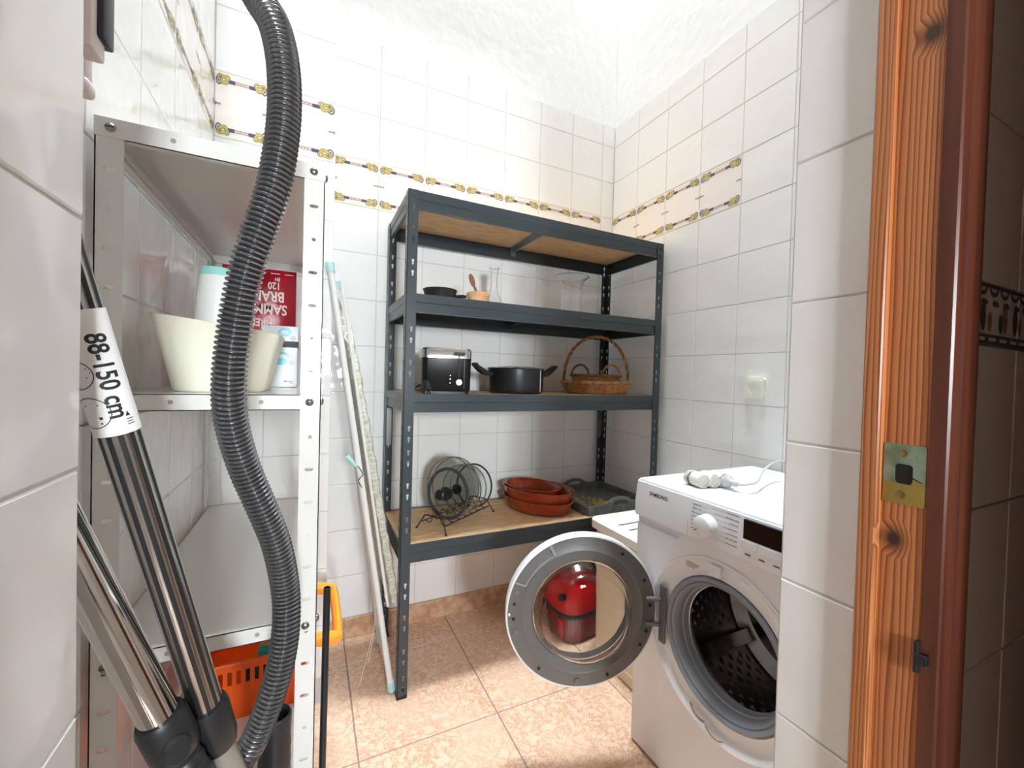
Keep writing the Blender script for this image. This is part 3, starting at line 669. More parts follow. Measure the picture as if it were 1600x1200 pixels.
for zz in (.035, -.040):                               # hinge arms
    MB().tube([Ld @ Vector((-.190, zz, .013)), Ld @ Vector((-.212, zz, .016)), Ld @ Vector((-.228, zz, .018)), Vector((.112, -.012, DC.z + zz - .002))], .0065, 10).build('hinge_arm', 'door_grey', dro_)

# triple adapter and its lead on the machine
ad = thing('socket_adapter', 'white three-way socket adapter with a grey plug, lying on the washing machine', 'adapter', (-.515, -1.070, .8515), R(-12))
mb = MB()
for k in range(3): mb.lathe([(0, -.026), (.019, -.026), (.021, -.022), (.021, .018), (.019, .022), (0, .022)], 28, 0, T(k * .036, 0, .021) @ RX(PI / 2))
mb.rbox(0, .075, -.018, .018, .004, .038, .003, 2)
mb.build('adapter_body', 'adapter', ad)
MB().lathe([(.0205, -.001), (.0212, -.001), (.0212, .014), (.0185, .018), (0, .018)], 28, 0, T(-.006, .016, .021) @ RX(-PI / 2)).build('adapter_cap', 'plug_grey', ad)
for k in range(2):
    so = MB().lathe([(.0185, .0262), (.0165, .0262), (.0160, .014), (0, .014)], 24, 0, T(k * .036, 0, .021) @ RX(PI / 2)).build('socket_face', 'socket', ad)
    MB().disc(k * .036 - .006, .021, .0028, .0028, -.0145, 0, 10).disc(k * .036 + .006, .021, .0028, .0028, -.0145, 0, 10).build('socket_hole', 'hole_dark', so, smooth=0)
MB().lathe([(0, .024), (.0175, .024), (.0185, .028), (.0185, .036), (.014, .040), (.009, .046), (.008, .066), (.006, .070), (0, .070)], 22, 0, T(.072, 0, .021) @ RX(PI / 2) @ RY(.0)).build('plug', 'plug_grey', ad)
MB().tube(catmull([(.072, -.066, .021), (.082, -.080, .023), (.12, -.085, .03), (.20, -.03, .050), (.30, .02, .062), (.40, .03, .06), (.475, .02, .035), (.5005, .012, .0), (.5005, .012, -.1)], .01), .0032, 8).build('lead', 'plug_grey', ad)

# ================================================================== WALL SOCKET
so = thing('wall_socket', 'cream square wall socket on the right tiled wall above the washing machine', 'socket', (0, -.886, 1.138), -PI / 2)
MB().prism(rrect(-.041, .041, -.041, .041, .009), [], -.012, -.0005).build('frame', 'socket', so, smooth=0)
MB().prism(rrect(-.033, .033, -.033, .033, .006), [oval(0, 0, .042, .042, 28)[::-1]], -.0165, -.0115).build('cover', 'socket', so, smooth=0)
MB().lathe([(.0212, .0162), (.0195, .0162), (.0190, .006), (0, .006)], 28, 0, RX(PI / 2)).build('well', 'socket', so)
MB().disc(-.0095, 0, .0028, .0028, -.0066, 0, 10).disc(.0095, 0, .0028, .0028, -.0066, 0, 10).disc(0, 0, .0022, .0022, -.0066, 0, 8).build('pin_hole', 'socket_dark', so, smooth=0, fix=False)

# ================================================================== HAMPER AND RED APPLIANCE
hp = thing('laundry_hamper', 'cream plastic laundry hamper with a slotted white lid between rack and washing machine', 'hamper', (-.270, -.680, 0))
hx, hy, hh = .178, .178, .552
mb = MB(); prof = []
def rr3(sx, sy, z, r=.03, n=5): return [(p[0], p[1], z) for p in rrect(-sx, sx, -sy, sy, r, n)]
loops = [rr3(hx - .008, hy - .008, .004), rr3(hx - .006, hy - .006, .03), rr3(hx - .002, hy - .002, .50), rr3(hx, hy, hh)]
N = len(loops[0]); vs = [p for l in loops for p in l]; fs = [tuple(range(N))]
for i in range(len(loops) - 1): fs += [(i * N + j, i * N + (j + 1) % N, (i + 1) * N + (j + 1) % N, (i + 1) * N + j) for j in range(N)]
mb.add(vs, fs); mb.build('body', 'hamper_cream', hp)
for q in range(2):
    MB().rbox(-hx + .002, -hx + .008, -.10 + q * .12, -.02 + q * .12, .045, .053, .002, 1).build('side_rib', 'hamper_cream', hp, smooth=0)
Ml = Matrix(((1, 0, 0, 0), (0, 0, 1, 0), (0, 1, 0, 0), (0, 0, 0, 1)))
slots = []
for i in range(4): slots.append([(p[0], p[1]) for p in slot(.0, .080 - i * .060, .26, .013)])
lid = MB().prism(rrect(-hx - .018, hx + .012, -hy - .010, hy + .014, .04, 6), slots, hh + .006, hh + .014, 0, Ml)
mb = MB(); A = rrect(-hx - .020, hx + .014, -hy - .012, hy + .016, .04, 6); B = rrect(-hx - .012, hx + .006, -hy - .004, hy + .008, .036, 6); N = len(A)
mb.add([(p[0], p[1], hh - .012) for p in A] + [(p[0], p[1], hh + .018) for p in A] + [(p[0], p[1], hh + .022) for p in [((a[0] * .5 + b[0] * .5), (a[1] + b[1]) * .5) for a, b in zip(A, B)]] + [(p[0], p[1], hh + .016) for p in B] + [(p[0], p[1], hh - .010) for p in B],
       [(i * N + j, i * N + (j + 1) % N, (i + 1) * N + (j + 1) % N, (i + 1) * N + j) for i in range(4) for j in range(N)] + [(4 * N + j, 4 * N + (j + 1) % N, (j + 1) % N, j) for j in range(N)])
lo = lid.build('lid', 'hamper_lid', hp, smooth=0); mb.build('lid_rim', 'hamper_lid', lo)

rd = thing('red_appliance', 'red rounded plastic appliance with ribbed skirt and black knob, seen through the washer door glass', 'appliance', (-.432, -.335, 0), R(8))
sq = lambda w: 1 / (abs(math.cos(w)) ** 3.4 + abs(math.sin(w)) ** 3.4) ** (1 / 3.4)
MB().lathe([(0, .002), (.096, .002), (.102, .012), (.108, .115)], 192, 0, None, 1, 1.0, wob=lambda w, z: sq(w) * (1 + .012 * math.cos(w * 48))).build('ribbed_skirt', 'red_dark', rd)
MB().lathe([(.1095, .110), (.1120, .116), (.1120, .126), (.1090, .131)], 96, 0, None, wob=lambda w, z: sq(w)).build('black_band', 'black_matt', rd)
MB().lathe([(.107, .128), (.111, .165), (.110, .205), (.100, .245), (.078, .272), (.04, .286), (0, .289)], 96, 0, None, wob=lambda w, z: sq(w)).build('dome', 'red_gloss', rd)
MB().lathe([(.016, -.01), (.016, .012), (.012, .017), (0, .018)], 20, 0, frame((-.110, -.058, .205), (-1, -.1, .15), (0, 1, 0))).build('knob', 'black_matt', rd)
MB().rbox(-.116, -.104, -.062, -.030, .02, .105, .004, 2).build('front_panel', 'red_gloss', rd)

# ================================================================== ON THE RACK
Z2, Z3, Z4 = LEV[1], LEV[2], LEV[3]
pan = thing('frying_pan', 'small black frying pan on the upper rack shelf', 'pan', (-1.096, -.355, Z2 - .001))
MB().lathe([(0, 0), (.048, 0), (.054, .003), (.063, .036), (.0655, .039), (.0635, .0405), (.0605, .036), (.051, .005), (0, .004)], 48).build('pan_body', 'pan_black', pan)
MB().tube([(.060, -.004, .022), (.076, -.006, .023), (.088, -.008, .024), (.102, -.010, .024)], [.006, .008, .0085, .007], 12, flat=.8).build('handle', 'black_plastic', pan)
bw = thing('wooden_bowl', 'pale wooden bowl with rounded rim beside the frying pan', 'bowl', (-.945, -.365, Z2 - .001))
MB().lathe([(0, 0), (.038, 0), (.041, .004), (.0415, .026), (.044, .030), (.046, .036), (.044, .043), (.039, .045), (.036, .041), (.034, .014), (0, .012)], 40).build('bowl', 'wood_bowl', bw)
sp_ = thing('wooden_spoon', 'brown wooden spoon standing in the pale wooden bowl', 'spoon', (-.950, -.360, Z2 + .0115))
MB().tube([(.020, .0, .0), (.004, .0, .03), (-.012, 0, .062)], [.0045, .005, .005], 10).lathe([(0, .032), (.006, .029), (.0105, .018), (.0115, .004), (.009, -.012), (.004, -.02)], 16, 0, T(-.018, 0, .075) @ RY(-.32), 1, .45).build('spoon_body', 'spoon', sp_)
ca = thing('glass_carafe', 'clear glass carafe with narrow neck on the upper rack shelf', 'carafe', (-.815, -.215, Z2 - .001))
outp = [(0, 0), (.055, 0), (.0585, .004), (.052, .018), (.034, .060), (.0215, .085), (.0165, .105), (.0160, .15), (.0190, .185), (.0235, .195)]
MB().lathe(outp + [(r - .0022 if r > .003 else 0, z + (.002 if i else .003)) for i, (r, z) in reversed(list(enumerate(outp)))], 40).build('glass_body', 'glass', ca)
va = thing('glass_vase', 'large clear glass vase with flared rim on the upper rack shelf', 'vase', (-.425, -.24, Z2 - .001))
outp = [(0, 0), (.046, 0), (.050, .004), (.0495, .06), (.0485, .135), (.050, .155), (.058, .176), (.076, .194), (.085, .198)]
MB().lathe(outp + [(r - .0024 if r > .003 else 0, z + (.0024 if z > .17 else .004)) for i, (r, z) in reversed(list(enumerate(outp)))], 48).build('glass_body', 'glass', va)

to = thing('toaster', 'black and steel two-slice toaster on the middle rack shelf', 'toaster', (-1.055, -.285, Z3 - .001), R(-10))
def rloop(mb, levels, mi=0, r=.03, cap0=True, cap1=True, n=5):
    L = [[(p[0], p[1], z) for p in rrect(-sx, sx, -sy, sy, min(r, sx * .9, sy * .9), n)] for (sx, sy, z) in levels]; N = len(L[0])
    fs = [(i * N + j, i * N + (j + 1) % N, (i + 1) * N + (j + 1) % N, (i + 1) * N + j) for i in range(len(L) - 1) for j in range(N)]
    if cap0: fs.append(tuple(range(N)))
    if cap1: fs.append(tuple((len(L) - 1) * N + j for j in range(N)))
    mb.add([p for l in L for p in l], fs, mi); return mb
rloop(MB(), [(.088, .125, .010), (.091, .128, .016), (.093, .130, .135)], r=.022).build('body', 'toaster_black', to)
rloop(MB(), [(.0935, .1305, .135), (.0930, .130, .165), (.088, .125, .172)], r=.022).build('steel_top', 'toaster_steel', to)
MB().rbox(-.075, -.015, -.10, .10, .170, .1735, .001, 1).rbox(.015, .075, -.10, .10, .170, .1735, .001, 1).build('bread_slot', 'black_matt', to, smooth=0)
MB().rbox(.024, .064, -.147, -.129, .146, .157, .003, 2).build('lever', 'black_plastic', to)
MB().rbox(.041, .045, -.1325, -.129, .06, .146, .0008, 1).build('lever_slot', 'black_matt', to, smooth=0)
MB().lathe([(0, .012), (.010, .012), (.0125, .009), (.0125, 0)], 28, 0, T(.044, -.129, .045) @ RX(PI / 2)).build('browning_knob', 'knob_silver', to)
for z in (.042, .056, .070): MB().lathe([(0, .002), (.0024, .0015), (.0026, 0)], 10, 0, T(.012, -.1302, z) @ RX(PI / 2)).build('button', 'knob_silver', to)
MB().rbox(.062, .066, -.1312, -.128, .02, .134, .0006, 1).build('seam', 'black_gloss', to, smooth=0)
rloop(MB(), [(.086, .124, 0), (.086, .124, .012)], r=.02).build('base', 'black_plastic', to)
MB().tube(catmull([(-.092, -.02, .03), (-.11, -.07, .02), (-.105, -.12, .012), (-.085, -.147, .020)], .012), .0035, 8).build('cord', 'black_plastic', to)
pg = MB().lathe([(0, .04), (.008, .038), (.016, .026), (.018, .0), (.0, .0)], 16, 0, frame((-.070, -.143, .014), (-.2, .25, 1), (1, 0, 0)))
pgo = pg.build('plug', 'black_plastic', to)
MB().tube([(-.078, -.146, .014), (-.078, -.148, .001)], .0024, 8).tube([(-.060, -.146, .014), (-.060, -.148, .001)], .0024, 8).build('plug_pin', 'steel', pgo)

po = thing('cooking_pot', 'black cooking pot with two upswept side handles on the middle rack shelf', 'pot', (-.715, -.255, Z3 - .001), R(-3))
MB().lathe([(0, 0), (.108, 0), (.119, .006), (.123, .018), (.124, .104), (.1265, .107), (.1215, .108), (.1195, .102), (.118, .010), (0, .008)], 64).build('pot_body', 'pot_black', po)
MB().lathe([(.1235, .1075), (.1255, .110), (.118, .1135), (.07, .118), (0, .121), (0, .118), (.07, .115), (.117, .1105), (.1235, .1075)], 48).build('pot_lid', 'glass_lid', po)
for s_ in (-1, 1):
    MB().tube([(s_ * .118, -.028, .082), (s_ * .146, -.026, .086), (s_ * .178, -.02, .108), (s_ * .198, -.014, .124)], [.008, .010, .009, .006], 10).tube([(s_ * .118, .028, .082), (s_ * .146, .026, .086), (s_ * .178, .02, .108), (s_ * .198, .014, .124)], [.008, .010, .009, .006], 10).rbox(s_ * .190 - .010, s_ * .190 + .010, -.02, .02, .112, .128, .005, 2).rbox(s_ * .140 - .012, s_ * .140 + .012, -.03, .03, .078, .092, .005, 2).build('handle', 'black_plastic', po)
MB().box(.071, .0735, -.1035, -.101, .010, .103).build('paint_scratch', 'label_white', po, smooth=0)

def wicker_wall(mb, rx, ry, z0, z1, rows_, stakes, flare=.12, cm=0):
    for k in range(rows_):
        z = z0 + (z1 - z0) * (k + .5) / rows_; f = 1 - flare + flare * (k + .5) / rows_
        pts = []
        n = stakes * 4
        for i in range(n):
            a = 2 * PI * i / n; w = .0022 * math.cos(a * stakes / 2 * 1.0 + (PI if k % 2 else 0))
            pts.append(((rx * f + w) * math.cos(a), (ry * f + w) * math.sin(a), z))
        mb.tube(pts, (z1 - z0) / rows_ * .56, 6, cm, closed=True)
def braid(mb, path, r, turns, cm=0, strands=3, closed=False):
    P = [Vector(p) for p in path]; k = len(P)
    for s_ in range(strands):
        pts = []
        for i in range(k):
            t = (P[(i + 1) % k] - P[i - 1]) if closed else (P[min(i + 1, k - 1)] - P[max(i - 1, 0)]); t.normalize()
            up = Vector((0, 0, 1)) if abs(t.z) < .95 else Vector((0, 1, 0))
            a = t.cross(up).normalized(); b = t.cross(a)
            w = 2 * PI * (turns * i / (k if closed else k - 1) + s_ / strands)
            pts.append(P[i] + a * math.cos(w) * r * .55 + b * math.sin(w) * r * .55)
        mb.tube(pts, r * .62, 6, cm, closed=closed)
bk = thing('wicker_basket', 'round wicker basket with a tall hoop handle on the middle rack shelf', 'basket', (-.268, -.245, Z3 - .001), R(-30))
mb = MB(); wicker_wall(mb, .164, .135, .004, .052, 8, 34); mb.lathe([(0, .001), (.140, .001), (.140, .006), (0, .006)], 40, 0, None, 1, .82); mb.build('woven_body', 'wicker', bk)
mb = MB(); braid(mb, [(.166 * math.cos(2 * PI * i / 120), .137 * math.sin(2 * PI * i / 120), .056) for i in range(120)], .008, 30, closed=True); mb.build('braided_rim', 'wicker', bk)
hoop = [(-.158 * math.cos(PI * i / 40), .0, .045 + .235 * math.sin(PI * i / 40) ** .85) for i in range(41)]
mb = MB().tube(hoop, .0075, 10); mb.build('hoop_handle', 'wicker_dark', bk)
mb = MB(); braid(mb, hoop, .0082, 9, strands=2); mb.build('handle_wrap', 'wicker', bk)
b2 = thing('small_wicker_basket', 'small wicker basket with two looped side handles lying inside the hoop-handled basket', 'basket', (-.270, -.245, Z3 + .045), R(-28))
mb = MB(); wicker_wall(mb, .118, .095, .002, .040, 6, 28); mb.lathe([(0, .001), (.104, .001), (.104, .005), (0, .005)], 36, 0, None, 1, .8); mb.build('woven_body', 'wicker', b2)
mb = MB(); braid(mb, [(.121 * math.cos(2 * PI * i / 100), .098 * math.sin(2 * PI * i / 100), .043) for i in range(100)], .0065, 26, closed=True); mb.build('braided_rim', 'wicker_dark', b2)
for s_ in (-1, 1):
    pth = [(s_ * (.072 + .042 * math.cos(PI * i / 24)), -.05 * s_ * 0 + .0 + (-.02 if s_ > 0 else .03), .044 + .052 * math.sin(PI * i / 24)) for i in range(25)]
    mb = MB(); braid(mb, pth, .0068, 8, strands=2); mb.build('loop_handle', 'wicker' if s_ > 0 else 'wicker_dark', b2)

# wire rack with lids
LA = R(34.9); lr = thing('lid_rack', 'black wire rack holding glass lids on the lowest rack shelf', 'rack', (-1.097, -.3415, Z4 - .001), LA)
LL, LW = .315, .147
mb = MB(); w = .0024
for s_ in (-1, 1):
    mb.tube([(0.0, s_ * .055, .028), (LL, s_ * .055, .028)], w, 8)
mb.build('long_wire', 'wire_black', lr)
for x in (0, LL):
    ex = -.012 if x == 0 else .012
    MB().tube(catmull([(x + ex, -LW / 2, .003), (x, -.050, .045), (x, -.040, .056), (x, 0, .058), (x, .040, .056), (x, .050, .045), (x + ex, LW / 2, .003)], .01), w * 1.1, 8).build('leg_frame', 'wire_black', lr)
    MB().lathe([(0, 0), (.004, .001), (.0045, .004), (.003, .008), (0, .009)], 10, 0, T(x + ex, -LW / 2, 0)).lathe([(0, 0), (.004, .001), (.0045, .004), (.003, .008), (0, .009)], 10, 0, T(x + ex, LW / 2, 0)).build('foot', 'wire_black', lr)
for k in range(7):
    x = .02 + k * .046
    MB().tube(catmull([(x, -.055, .028), (x, -.03, .024), (x - .006, -.018, .060), (x, -.0, .068), (x + .006, .018, .060), (x, .03, .024), (x, .055, .028)], .008), w * .8, 6).build('divider', 'wire_black', lr)
LIDS = [(.086, .098, 'rim_dark', .0070, True, 'glass lid with dark rim and black knob in front of the wire rack'),
        (.104, .121, 'steel', .0028, False, 'largest steel-rimmed glass lid behind the dark-rimmed lid'),
        (.136, .118, 'steel', .0028, False, 'second large steel-rimmed glass lid in the wire rack'),
        (.182, .098, 'steel', .0028, True, 'medium steel-rimmed glass lid with dark knob towards the right of the wire rack'),
        (.228, .094, 'steel', .0026, False, 'medium steel-rimmed glass lid second from the right end of the wire rack'),
        (.274, .092, 'rim_dark', .0040, False, 'dark-rimmed glass lid at the right end of the wire rack')]
ca_, sa_ = math.cos(LA), math.sin(LA)
for (s_, r, rm, rw_, knob, lab) in LIDS:
    wx, wy = -1.097 + s_ * ca_, -.3415 + s_ * sa_
    ld = thing('pot_lid', lab, 'lid', (wx, wy, Z4 + .0275), LA, 'lids in the wire rack')
    M = T(0, 0, r + .001) @ RY(-PI / 2 + .10)         # lathe axis -> -x (towards the left end)
    MB().tube([M @ Vector((r * math.cos(2 * PI * i / 64), r * math.sin(2 * PI * i / 64), 0)) for i in range(64)], rw_, 8, closed=True).build('rim', rm, ld)
    MB().lathe([(r - .001, .0), (r * .75, .010), (r * .4, .018), (0, .021), (0, .018), (r * .4, .015), (r * .75, .0072), (r - .001, -.0025), (r - .001, 0)], 48, 0, M).build('glass_disc', 'glass_lid', ld)
    if knob:
        kz = 1 if rm == 'rim_dark' else .55
        MB().lathe([(r_, .019 + (z_ - .020) * kz) for r_, z_ in [(0, .020), (.009, .020), (.009, .030), (.018, .034), (.022, .042), (.022, .054), (.017, .059), (0, .060)]], 28, 0, M).build('knob', 'black_plastic', ld)
        MB().lathe([(0, .0), (.026, .0), (.028, .016), (0, .022)], 28, 0, M @ T(0, 0, -.001)).build('knob_base', 'rim_dark', ld) if rm == 'rim_dark' else None

# terracotta dishes
def dish(name, label, loc, a, b, h, rz, tilt=(0, 0)):
    t = thing(name, label, 'dish', loc, rz, 'stacked terracotta dishes'); t.rotation_euler = (tilt[0], tilt[1], rz)
    P = [(0, 0), (.80, 0), (.88, .10), (.965, .72), (1.0, .92), (1.02, .97), (1.015, 1.0), (.985, 1.0), (.95, .94), (.90, .72), (.82, .14), (0, .10)]
    MB().lathe([(r * b, z * h) for r, z in P], 72, 0, None, a / b, 1).build('dish_body', 'terracotta', t)
    return t
DR = R(-62)
dish('terracotta_dish', 'oval terracotta dish at the bottom of the stack', (-.575, -.235, Z4 - .001), .178, .122, .058, DR)
dish('terracotta_dish', 'larger oval terracotta dish resting in the bottom dish', (-.575, -.235, Z4 + .040), .180, .124, .062, DR)
dish('terracotta_dish', 'smallest oval terracotta dish nested at the top of the stack', (-.590, -.215, Z4 + .058), .142, .094, .050, DR, (R(2), R(0)))

# grey tray
tr = thing('serving_tray', 'grey wooden serving tray with cut-out handles and a yellow printed flower', 'tray', (-.243, -.235, Z4 - .001), R(1))
TX, TY = .180, .180
MB().rbox(-TX, TX, -TY, TY, 0, .008, .001, 1).build('tray_base', 'tray_grey', tr, smooth=0)
for s_ in (-1, 1):
    out = [(-TX, .002), (TX, .002), (TX, .040), (.095, .042), (.07, .050), (.04, .066), (0, .071), (-.04, .066), (-.07, .050), (-.095, .042), (-TX, .040)]
    hole = [(-.045, .036), (.045, .036), (.040, .048), (.02, .055), (-.02, .055), (-.040, .048)]
    MB().prism(out, [hole], s_ * TY - .006, s_ * TY + .006).build('handle_side', 'tray_grey', tr, smooth=0)
    MB().rbox(s_ * TX - .006, s_ * TX + .006, -TY + .006, TY - .006, .002, .040, .001, 1).build('long_side', 'tray_grey', tr, smooth=0)
pm_ = MB(); random.seed(5)
for k in range(46):
    a = random.random() * 2 * PI; rr = .012 + random.random() ** .7 * .075
    x, y = -.06 + rr * math.cos(a), -.045 + rr * math.sin(a) * 1.1; L = .013 + random.random() * .016; c, s_ = math.cos(a), math.sin(a)
    pm_.add([(x - L * c, y - L * s_, .0084), (x - .006 * s_, y + .006 * c, .0086), (x + L * c, y + L * s_, .0084), (x + .006 * s_, y - .006 * c, .0086)], [(0, 3, 2, 1)])
pm_.build('flower_print', 'tray_print', tr, smooth=0, fix=False)

# ================================================================== IRONING BOARD
ib = thing('ironing_board', 'folded ironing board with pale mottled cover leaning between pillar and rack', 'ironing board', (-1.2535, -.398, 0))
O = Vector((-1.2535, -.398, 0))
nearA, nearB = Vector((-1.2535, -.398, .016)), Vector((-1.4850, -.398, 1.512))
farA, farB = Vector((-1.252, -.100, .016)), Vector((-1.4480, -.085, 1.515))
dirn = (nearB - nearA).normalized()
MB().tube([nearA - O, nearB - O], .0105, 14).build('leg_tube', 'board_tube', ib)
MB().tube([farA - O, farB - O], .0100, 14).build('leg_tube', 'board_tube', ib)
off = Vector((.030, .012, 0))
MB().tube([nearA + dirn * .30 + off - O, nearB - dirn * .07 + off - O], .0055, 10).build('brace_tube', 'board_tube', ib)
MB().tube([nearA + dirn * .05 - O, farA + dirn * .05 - O], .009, 12).build('foot_bar', 'board_tube', ib)
MB().tube([nearB - dirn * .10 - O, farB - dirn * .10 - O], .009, 12).build('top_bar', 'board_tube', ib)
for a, s_ in ((nearA, -1), (nearB, 1), (farA, -1), (farB, 1)):
    MB().tube([a - dirn * .026 * s_ - O, a - O + dirn * .006 * s_, a - O + dirn * .013 * s_], [.0135, .0150, .010], 14).build('end_cap', 'teal_pale', ib)
# the padded board itself, narrow rounded nose at the top
u = Vector((-.182, 0, 1.02)).normalized(); vdir = Vector((0, 1, 0)); ndir = u.cross(vdir).normalized()
if ndir.x < 0: ndir = -ndir
base = Vector((-1.262, -.245, .300)); BL = 1.04
def half(t):   # half width along the board
    if t < .03: return .150 * math.sqrt(max(0, 1 - ((.03 - t) / .03) ** 2)) * .25 + .150 * .75
    if t < .55: return .150
    return .150 * max(.06, math.sqrt(max(0, 1 - ((t - .55) / .455) ** 2)) ** .9)
mb = MB(); NS = 48; ringp = 14
prev = None; vs = []; fs = []
for i in range(NS + 1):
    t = i / NS; hw = half(t); th = .019 + .004 * math.sin(t * 40) * .3
    for j in range(ringp):
        a = 2 * PI * j / ringp; cx_ = math.copysign(abs(math.cos(a)) ** .35, math.cos(a)); cz_ = math.copysign(abs(math.sin(a)) ** .7, math.sin(a))
        p = base + u * (BL * t) + vdir * (hw * cx_) + ndir * (th * cz_ + .022 + .0022 * math.sin(t * 90 + 2 * math.cos(a)))
        vs.append(p - O)
fs = [(i * ringp + j, i * ringp + (j + 1) % ringp, (i + 1) * ringp + (j + 1) % ringp, (i + 1) * ringp + j) for i in range(NS) for j in range(ringp)]
fs += [tuple(range(ringp)), tuple(NS * ringp + j for j in range(ringp))]
mb.add(vs, fs); mb.build('padded_cover', 'board_cover', ib)
# teal lever and threads hanging off the cover
pL = nearA + dirn * .83
MB().tube([pL - O + Vector((-.012, -.012, 0)), pL - O + Vector((-.040, -.016, .035))], [.006, .0085], 10).build('release_lever', 'teal_pale', ib)
MB().tube(catmull([pL - O + Vector((-.004, -.016, 0)), pL - O + Vector((.012, -.016, -.03)), pL - O + Vector((-.002, -.016, -.05)), pL - O + Vector((.010, -.016, -.075))], .008), .0016, 6).build('spring', 'dark_steel', ib)
for k in range(2):
    q = nearA + dirn * (.36 + .0 * k)
    MB().tube(catmull([q - O + Vector((-.006, -.012, 0)), q - O + Vector((-.010 - .004 * k, -.014, -.12)), q - O + Vector((-.03 * (1 + k), -.03 - .02 * k, -.22 - .06 * k))], .02), .0009, 5).build('loose_thread', 'thread', ib)
MB().tube(catmull([nearB - dirn * .17 + off * .4 - O, nearB - dirn * .20 + off * 1.3 - O, nearB - dirn * .24 + off * .5 - O, nearB - dirn * .27 + off * 1.2 - O], .006), .003, 8).build('wire_catch', 'board_tube', ib)

# ================================================================== ON THE WHITE SHELF
ZS2, ZS4 = WLEV[1] + .0006, WLEV[3] + .0006
tb = thing('plastic_tub', 'cream plastic tub with flaring sides on the second white shelf', 'tub', (-1.676, -1.005, ZS2))
tm = rloop(MB(), [(.064, .070, 0), (.067, .073, .004), (.078, .082, .055), (.090, .095, .111), (.092, .097, .113), (.0885, .0935, .113), (.076, .080, .055), (.065, .071, .006)], r=.03, n=6)
tm.v = [(p[0], p[1], p[2] - (p[0] / .09) * .011 * min(1, p[2] / .11)) for p in tm.v]      # its rim dips to the right
tm.build('tub_body', 'cream', tb)
bt = thing('plastic_bottle', 'white plastic bottle with mint cap behind the cream tub', 'bottle', (-1.728, -.80, ZS2))
MB().lathe([(0, 0), (.036, .0), (.040, .006), (.041, .05), (.040, .12), (.0355, .19), (.031, .232), (.0285, .2435)], 40, 0, None, 1, .7).build('bottle_body', 'white_plastic', bt)
MB().lathe([(.0292, .243), (.0285, .256), (.026, .261), (0, .262)], 40, 0, None, 1, .7).build('cap', 'mint', bt)
rb = thing('red_pouch', 'red plastic package with white upside-down lettering standing on the second white shelf', 'package', (-1.668, -.545, ZS2))
mb = MB(); vs = []; NX, NZ = 12, 16; RWd, RHt = .090, .325
for s_ in (-1, 1):
    for i in range(NZ + 1):
        for j in range(NX + 1):
            a, b = j / NX * 2 - 1, i / NZ * 2 - 1
            puff = max(0, (1 - abs(a) ** 3.0) * (1 - abs(b) ** 6)) ** .6
            vs.append((a * RWd * (1 + .05 * (b < -.2) * (-b)), s_ * (.001 + .024 * puff), (b + 1) / 2 * RHt))
st_ = (NX + 1) * (NZ + 1)
fs = [(k * st_ + i * (NX + 1) + j, k * st_ + i * (NX + 1) + j + 1, k * st_ + (i + 1) * (NX + 1) + j + 1, k * st_ + (i + 1) * (NX + 1) + j) for k in (0, 1) for i in range(NZ) for j in range(NX)]
mb.add(vs, fs); mb.build('pouch', 'red_bag', rb)
mb = MB()
for s_, cx_, cz_, sz in (('SAMMUT', .008, .210, .038), ('BRAN', .022, .246, .038), ('120', .036, .276, .026), ('EN', .044, .294, .013), ('FIREM', .004, .172, .028)):
    text_into(mb, s_, lambda x, y: (cx_ - x * sz * .80, -.0275 - .0, cz_ - y * sz * 1.05), 0)
for k in range(5): mb.box(-.075 + k * .034, -.075 + k * .034 + .022, -.0235, -.022, .309, .311)
mb.build('lettering', 'bag_print', rb, smooth=0, fix=False)
for k, (z, h, dx) in enumerate(((0, .094, 0), (.107, .030, .002))):
    bx = thing('small_carton', ('lower' if k == 0 else 'upper') + ' small silver carton with teal swirl beside the cream tub', 'box', (-1.603 + dx, -.775, ZS2 + (0 if k == 0 else .0945 + .0005)), 0, 'silver cartons')
    hh_ = .094 if k == 0 else .048
    MB().rbox(-.038, .038, -.03, .10, 0, hh_, .0008, 1).build('carton', 'box_silver', bx, smooth=0)
    if k: MB().box(-.0382, .0382, -.0306, -.030, .0, .013).build('dark_band', 'black_matt', bx, smooth=0)
    z0 = hh_ - .026 if k == 0 else hh_ - .018
    mb = MB().ring(.006, z0 + .004, .012, .008, .006, -.0306, 0, a0=-.2, a1=PI + .6, n=14).disc(.003, z0 - .008, .014, .0085, -.0307, 0, 18) if k == 0 else MB().ring(.009, z0 + .004, .011, .008, .006, -.0306, 0, n=14)
    mb.ring(.026, z0 - .010, .005, .005, .0007, -.0306, 1, n=14)
    text_into(mb, 'x1', lambda x, y: (.026 + x * .006, -.0307, z0 - .010 + y * .006), 1)
    if k == 0:
        mb.ring(-.028, .022, .012, .014, .003, -.0306, 1, n=14)
        mb.add([(.010, -.0306, .012), (.016, -.0306, .012), (.014, -.0306, .017)], [(0, 1, 2)], 1); mb.box(.016, .028, -.0307, -.0305, .0125, .0138, 1); mb.box(.022, .029, -.0307, -.0305, .0095, .0108, 1)
    mb.build('carton_print', ['teal', 'print_navy'], bx, smooth=0, fix=False)['kind'] = 'stuff'
